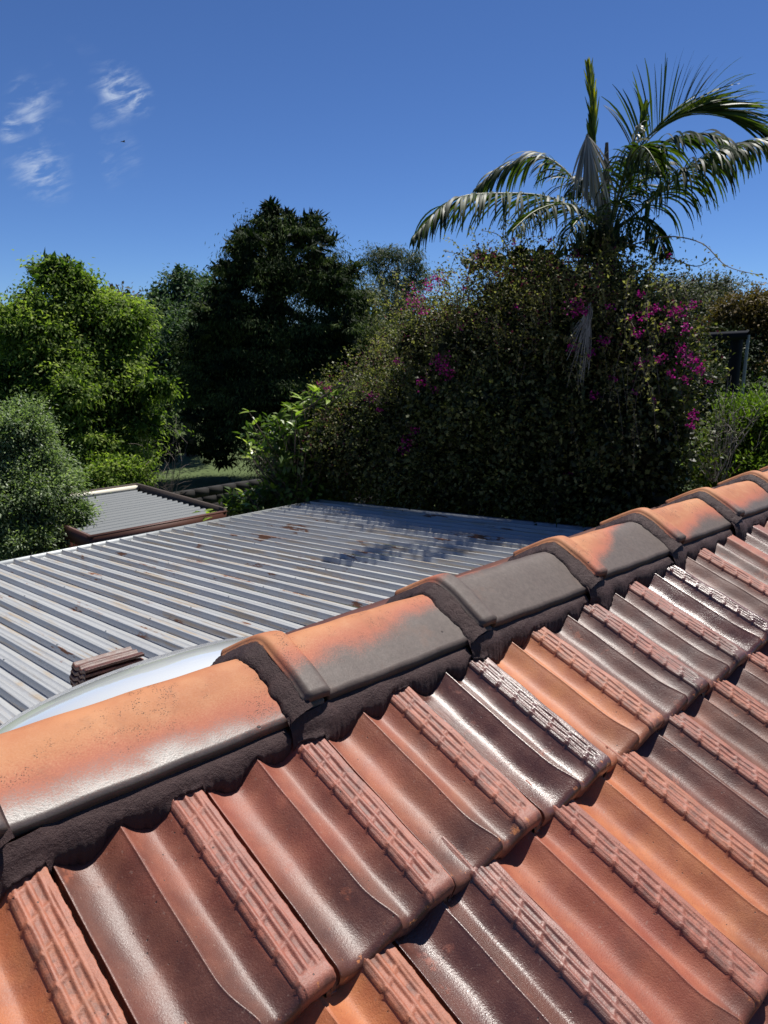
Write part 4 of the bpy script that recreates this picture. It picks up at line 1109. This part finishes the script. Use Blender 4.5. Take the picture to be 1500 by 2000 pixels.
def frond(ctrl, n, length, width, down, mat, sides=(1, -1), seed=0, spread=1., start=.12, taper=True, tint=(0, 1), plane=None, rough=.12, rach=.016):
    rr_ = np.random.default_rng(seed)
    P_ = [PX(*p) - porg for p in ctrl]
    C_ = []
    for i in range(len(P_) - 1):
        p0 = P_[max(i - 1, 0)]; p1 = P_[i]; p2 = P_[i + 1]; p3 = P_[min(i + 2, len(P_) - 1)]
        for s in range(10):
            t_ = s / 10
            C_.append(.5 * ((2 * p1) + (p2 - p0) * t_ + (2 * p0 - 5 * p1 + 4 * p2 - p3) * t_ ** 2 + (3 * p1 - p0 - 3 * p2 + p3) * t_ ** 3))
    C_.append(P_[-1]); C_ = np.array(C_)
    o = MB().tube([Vector(c) for c in C_[::2]], [rach * (1 - .85 * i / len(C_[::2])) + .002 for i in range(len(C_[::2]))], 6).build('frond', RACH, palm, smooth=True)
    V = []; F = []; T = []
    m_ = len(C_) - 1
    for side in sides:
        for k in range(n):
            t_ = start + (1 - start) * (k + rr_.random() * .6) / n
            x = min(t_ * m_, m_ - 1e-3); i = int(x); p = C_[i] + (C_[i + 1] - C_[i]) * (x - i)
            tan = C_[min(i + 1, m_)] - C_[max(i - 1, 0)]; tan /= np.linalg.norm(tan)
            if plane is None: lat = np.cross(tan, [0, 0, 1.]); 
            else: lat = np.cross(tan, plane)
            lat /= max(np.linalg.norm(lat), 1e-6); lat = lat * side
            ang = spread * (1 - .35 * t_)
            ln = length * (math.sin(math.pi * min(1, .18 + t_ * .86)) ** .55 * .8 + .2) * rr_.uniform(.8, 1.12)
            d0 = lat * ang + tan * .75 + np.array([0, 0, .12]) + rr_.normal(size=3) * rough; d0 /= np.linalg.norm(d0)
            q = p.copy(); pts = [q.copy()]; dd = d0.copy(); ns = 7
            dw = down * rr_.uniform(.7, 1.35)
            for s in range(ns):
                dd = dd + np.array([0, 0, -dw]) * (.5 + s / ns); dd /= np.linalg.norm(dd)
                q = q + dd * ln / ns; pts.append(q.copy())
            sv = np.cross(dd + d0, lat + np.array([0, 0, .9]) + rr_.normal(size=3) * .25); sv /= max(np.linalg.norm(sv), 1e-6)
            n0 = len(V)
            for s, q in enumerate(pts):
                wv = width * .5 * (math.sin(math.pi * min(1, .07 + .90 * s / ns)) ** .8 + .05) * rr_.uniform(.9, 1.1)
                V += [q - sv * wv, q + sv * wv]
            tt = rr_.uniform(*tint)
            for s in range(ns): F.append((n0 + 2 * s, n0 + 2 * s + 1, n0 + 2 * s + 3, n0 + 2 * s + 2)); T.append(tt)
    me = mesh_np('leaflets', V, F, {'tint': ('FACE', T)}); obj('leaflets', me, mat, o, kind='stuff')
    return o
def PS(px, py, dd): return (px, py, PD + dd)
# left, long low frond
frond([PS(1170, 440, 0), PS(1080, 388, -.4), PS(970, 378, -.9), PS(880, 392, -1.2), PS(808, 462, -1.4)], 66, .76, .028, .30, PALM, seed=1, tint=(0, .8))
# left upper
frond([PS(1170, 430, 0), PS(1120, 350, .3), PS(1060, 306, .5), PS(990, 326, .7), PS(935, 366, .8)], 60, .72, .028, .24, PALM, seed=2, tint=(0, .7))
frond([PS(1175, 440, 0), PS(1110, 400, -.7), PS(1050, 410, -1.2), PS(1000, 450, -1.6)], 46, .5, .026, .26, PALM, seed=12, tint=(0, .7))
# right upper, big
frond([PS(1195, 430, 0), PS(1225, 330, .1), PS(1275, 258, .2), PS(1350, 220, .2), PS(1440, 232, .1), PS(1530, 290, 0)], 110, 1.05, .034, .075, PALM, sides=(1,), seed=3, tint=(.3, 1), spread=.15, plane=np.array([-FH.x, -FH.y, 0]), start=.36, rough=.06)
frond([PS(1200, 430, .1), PS(1230, 330, .15), PS(1280, 260, .25), PS(1352, 224, .25), PS(1440, 238, .2), PS(1530, 296, .1)], 76, .88, .030, .12, PALM, sides=(-1,), seed=33, tint=(.2, .9), spread=1.05, plane=np.array([-FH.x, -FH.y, 0]), start=.25, rough=.08, rach=.010)
frond([PS(1195, 430, 0), PS(1235, 340, -.3), PS(1290, 285, -.5), PS(1370, 262, -.8), PS(1460, 300, -1.0)], 56, .66, .028, .22, PALM, seed=13, tint=(.1, .8))
# right lower
frond([PS(1200, 450, 0), PS(1270, 395, -.4), PS(1335, 335, -.7), PS(1410, 292, -.9), PS(1520, 266, -1.0)], 80, .82, .028, .32, PALM, seed=4, tint=(.1, .8), start=.2)
frond([PS(1200, 450, 0), PS(1250, 360, .4), PS(1290, 320, .8), PS(1330, 370, 1.2)], 50, .55, .026, .26, PALM, seed=5, tint=(0, .5))
frond([PS(1195, 440, 0), PS(1215, 350, -.3), PS(1240, 295, -.6), PS(1262, 290, -.9), PS(1290, 335, -1.2)], 54, .6, .030, .32, PALM, seed=6, tint=(0, .6))
frond([PS(1195, 440, 0), PS(1205, 360, .2), PS(1222, 310, .3), PS(1240, 320, .4), PS(1255, 380, .5)], 44, .55, .030, .32, PALM, seed=16, tint=(0, .6))
frond([PS(1200, 450, 0), PS(1245, 425, -.6), PS(1280, 450, -.9), PS(1300, 500, -1.1)], 44, .46, .026, .34, PALM, seed=7, tint=(0, .5))
frond([PS(1180, 450, 0), PS(1150, 420, -.6), PS(1120, 440, -1.0), PS(1100, 490, -1.2)], 40, .42, .026, .34, PALM, seed=8, tint=(0, .5))
frond([PS(1190, 450, 0), PS(1200, 400, -.7), PS(1215, 400, -1.0), PS(1225, 470, -1.2)], 40, .45, .026, .34, PALM, seed=9, tint=(0, .6))
frond([PS(1185, 440, 0), PS(1165, 380, .2), PS(1140, 350, .3), PS(1110, 380, .5)], 40, .42, .026, .32, PALM, seed=19, tint=(0, .6))
# spear
frond([PS(1168, 420, 0), PS(1163, 300, 0), PS(1156, 210, 0), PS(1149, 128, 0)], 46, .44, .022, .010, PALMY, seed=10, tint=(.0, 1), spread=.15, start=.42, rough=.09, rach=.022)
frond([PS(1164, 400, 0), PS(1160, 330, .02), PS(1154, 240, .02)], 34, .42, .026, .02, PALM, seed=14, tint=(.2, 1), spread=.26, start=.30, rough=.10, rach=.02)
frond([PS(1163, 400, 0), PS(1158, 330, 0), PS(1152, 270, .02)], 20, .22, .022, .25, DRY, seed=15, tint=(0, .6), spread=.5, start=.35, rough=.2)
# short broken uprights
frond([PS(1225, 340, 0), PS(1248, 270, 0), PS(1260, 215, 0)], 12, .32, .032, .06, PALM, seed=11, tint=(.5, 1), spread=.16, start=.4)
frond([PS(1215, 360, -.1), PS(1235, 290, -.2), PS(1246, 245, -.2)], 9, .30, .034, .35, DRY, seed=18, tint=(.2, .9), spread=.4, start=.4)
# folded dry fan
fan = MB().tube([Vector(PX(1147, 262, PD - .3) - porg), Vector(PX(1165, 330, PD - .3) - porg), Vector(PX(1175, 430, PD - .1) - porg)], [.02, .018, .02], 6).build('frond', RACH, palm, smooth=True, label='dry grey folded frond hanging down the middle')
V = []; F = []; T = []
for k in range(34):
    a = (k / 33 - .5); p0 = np.array(PX(1147 + rng.uniform(-2, 2), 264, PD - .32) - porg)
    e = np.array(PX(1150 + a * 95 + 12, 375 + 40 * math.cos(a * 3) + rng.uniform(-25, 25), PD - .45 + rng.uniform(-.1, .1)) - porg)
    mid = (p0 + e) / 2 + np.array(RT) * a * .10 - np.array(FH) * .08; n0 = len(V); sv = np.array(RT) * .7 + rng.normal(size=3) * .3; sv /= np.linalg.norm(sv)
    for s in range(7):
        t_ = s / 6; q = (1 - t_) ** 2 * p0 + 2 * t_ * (1 - t_) * mid + t_ ** 2 * e; wv = .014 * math.sin(math.pi * (.15 + .8 * t_))
        V += [q - sv * wv, q + sv * wv]
    tt = rng.random()
    for s in range(6): F.append((n0 + 2 * s, n0 + 2 * s + 1, n0 + 2 * s + 3, n0 + 2 * s + 2)); T.append(tt)
obj('leaflets', mesh_np('leaflets', V, F, {'tint': ('FACE', T)}), DRY, fan, kind='stuff')
# hanging dry bloom stalk
V = []; F = []; T = []
for k in range(44):
    a = rng.uniform(-1, 1); x0, y0 = 1148 + a * 6, 590 + rng.uniform(0, 40)
    x1, y1 = 1130 + a * 20 + rng.uniform(-6, 6), 690 + rng.uniform(-60, 70)
    p0 = np.array(PX(x0, y0, BD(1145) - 1.15) - porg); e = np.array(PX(x1, y1, BD(1145) - 1.2 + rng.uniform(-.1, .1)) - porg)
    mid = (p0 + e) / 2 + rng.normal(size=3) * .04; n0 = len(V); sv = np.array(RT)
    for s in range(6):
        t_ = s / 5; q = (1 - t_) ** 2 * p0 + 2 * t_ * (1 - t_) * mid + t_ ** 2 * e; wv = .0065 * (1 - t_ * .7)
        V += [q - sv * wv, q + sv * wv]
    for s in range(5): F.append((n0 + 2 * s, n0 + 2 * s + 1, n0 + 2 * s + 3, n0 + 2 * s + 2)); T.append(rng.random())
obj('dry_bloom_stalk', mesh_np('dry_bloom_stalk', V, F, {'tint': ('FACE', T)}), DRY, palm, kind='stuff')

# ------------------------------------------------------------------ dark pergola frame at the right
perg = thing('pergola', 'dark steel pergola corner with thin pale post in front of the rusty tree', 'pergola')
DSTEEL = simple('dark_blue_steel', (.010, .011, .015), .9, bump=0, spec=.1)
pa, pb_ = PX(1335, 660, 16), PX(1462, 654, 15)
mb = MB(); mb.tube([pa, pb_], [.09, .09], 4); mb.build('beam', DSTEEL, perg)
mb = MB(); mb.tube([pb_, (pb_.x, pb_.y, 0)], [.03, .03], 6); mb.build('post', simple('pale_steel', (.16, .17, .18), .4, bump=0), perg)
mb = MB(); q = PX(1440, 660, 15.4); mb.tube([q, (q.x, q.y, 0)], [.12, .12], 4); mb.build('post', DSTEEL, perg)

# ------------------------------------------------------------------ a bird
bp = PX(241, 277, 60)
bird = thing('bird', 'tiny dark bird flying in the blue sky below the clouds', 'bird', bp)
BIRD = simple('dark_feather', (.02, .02, .022), .7, bump=0)
MB().tube([(-.16, 0, 0), (-.08, 0, .01), (0, 0, .015), (.10, 0, .01), (.15, 0, 0)], [.01, .035, .045, .03, .008], 8).build('body', BIRD, bird, smooth=True)
for s in (-1, 1):
    me = mesh_np('wing', [(-.05, s * .02, .02), (.07, s * .02, .02), (-.04, s * .17, .08), (.05, s * .17, .08), (-.08, s * .34, .03), (-.04, s * .33, .03),
                          (-.05, s * .02, .012), (.07, s * .02, .012), (-.04, s * .17, .072), (.05, s * .17, .072), (-.08, s * .34, .026), (-.04, s * .33, .026)],
                 [(0, 1, 3, 2), (2, 3, 5, 4), (6, 8, 9, 7), (8, 10, 11, 9)], smooth=False)
    obj('wing', me, BIRD, bird)
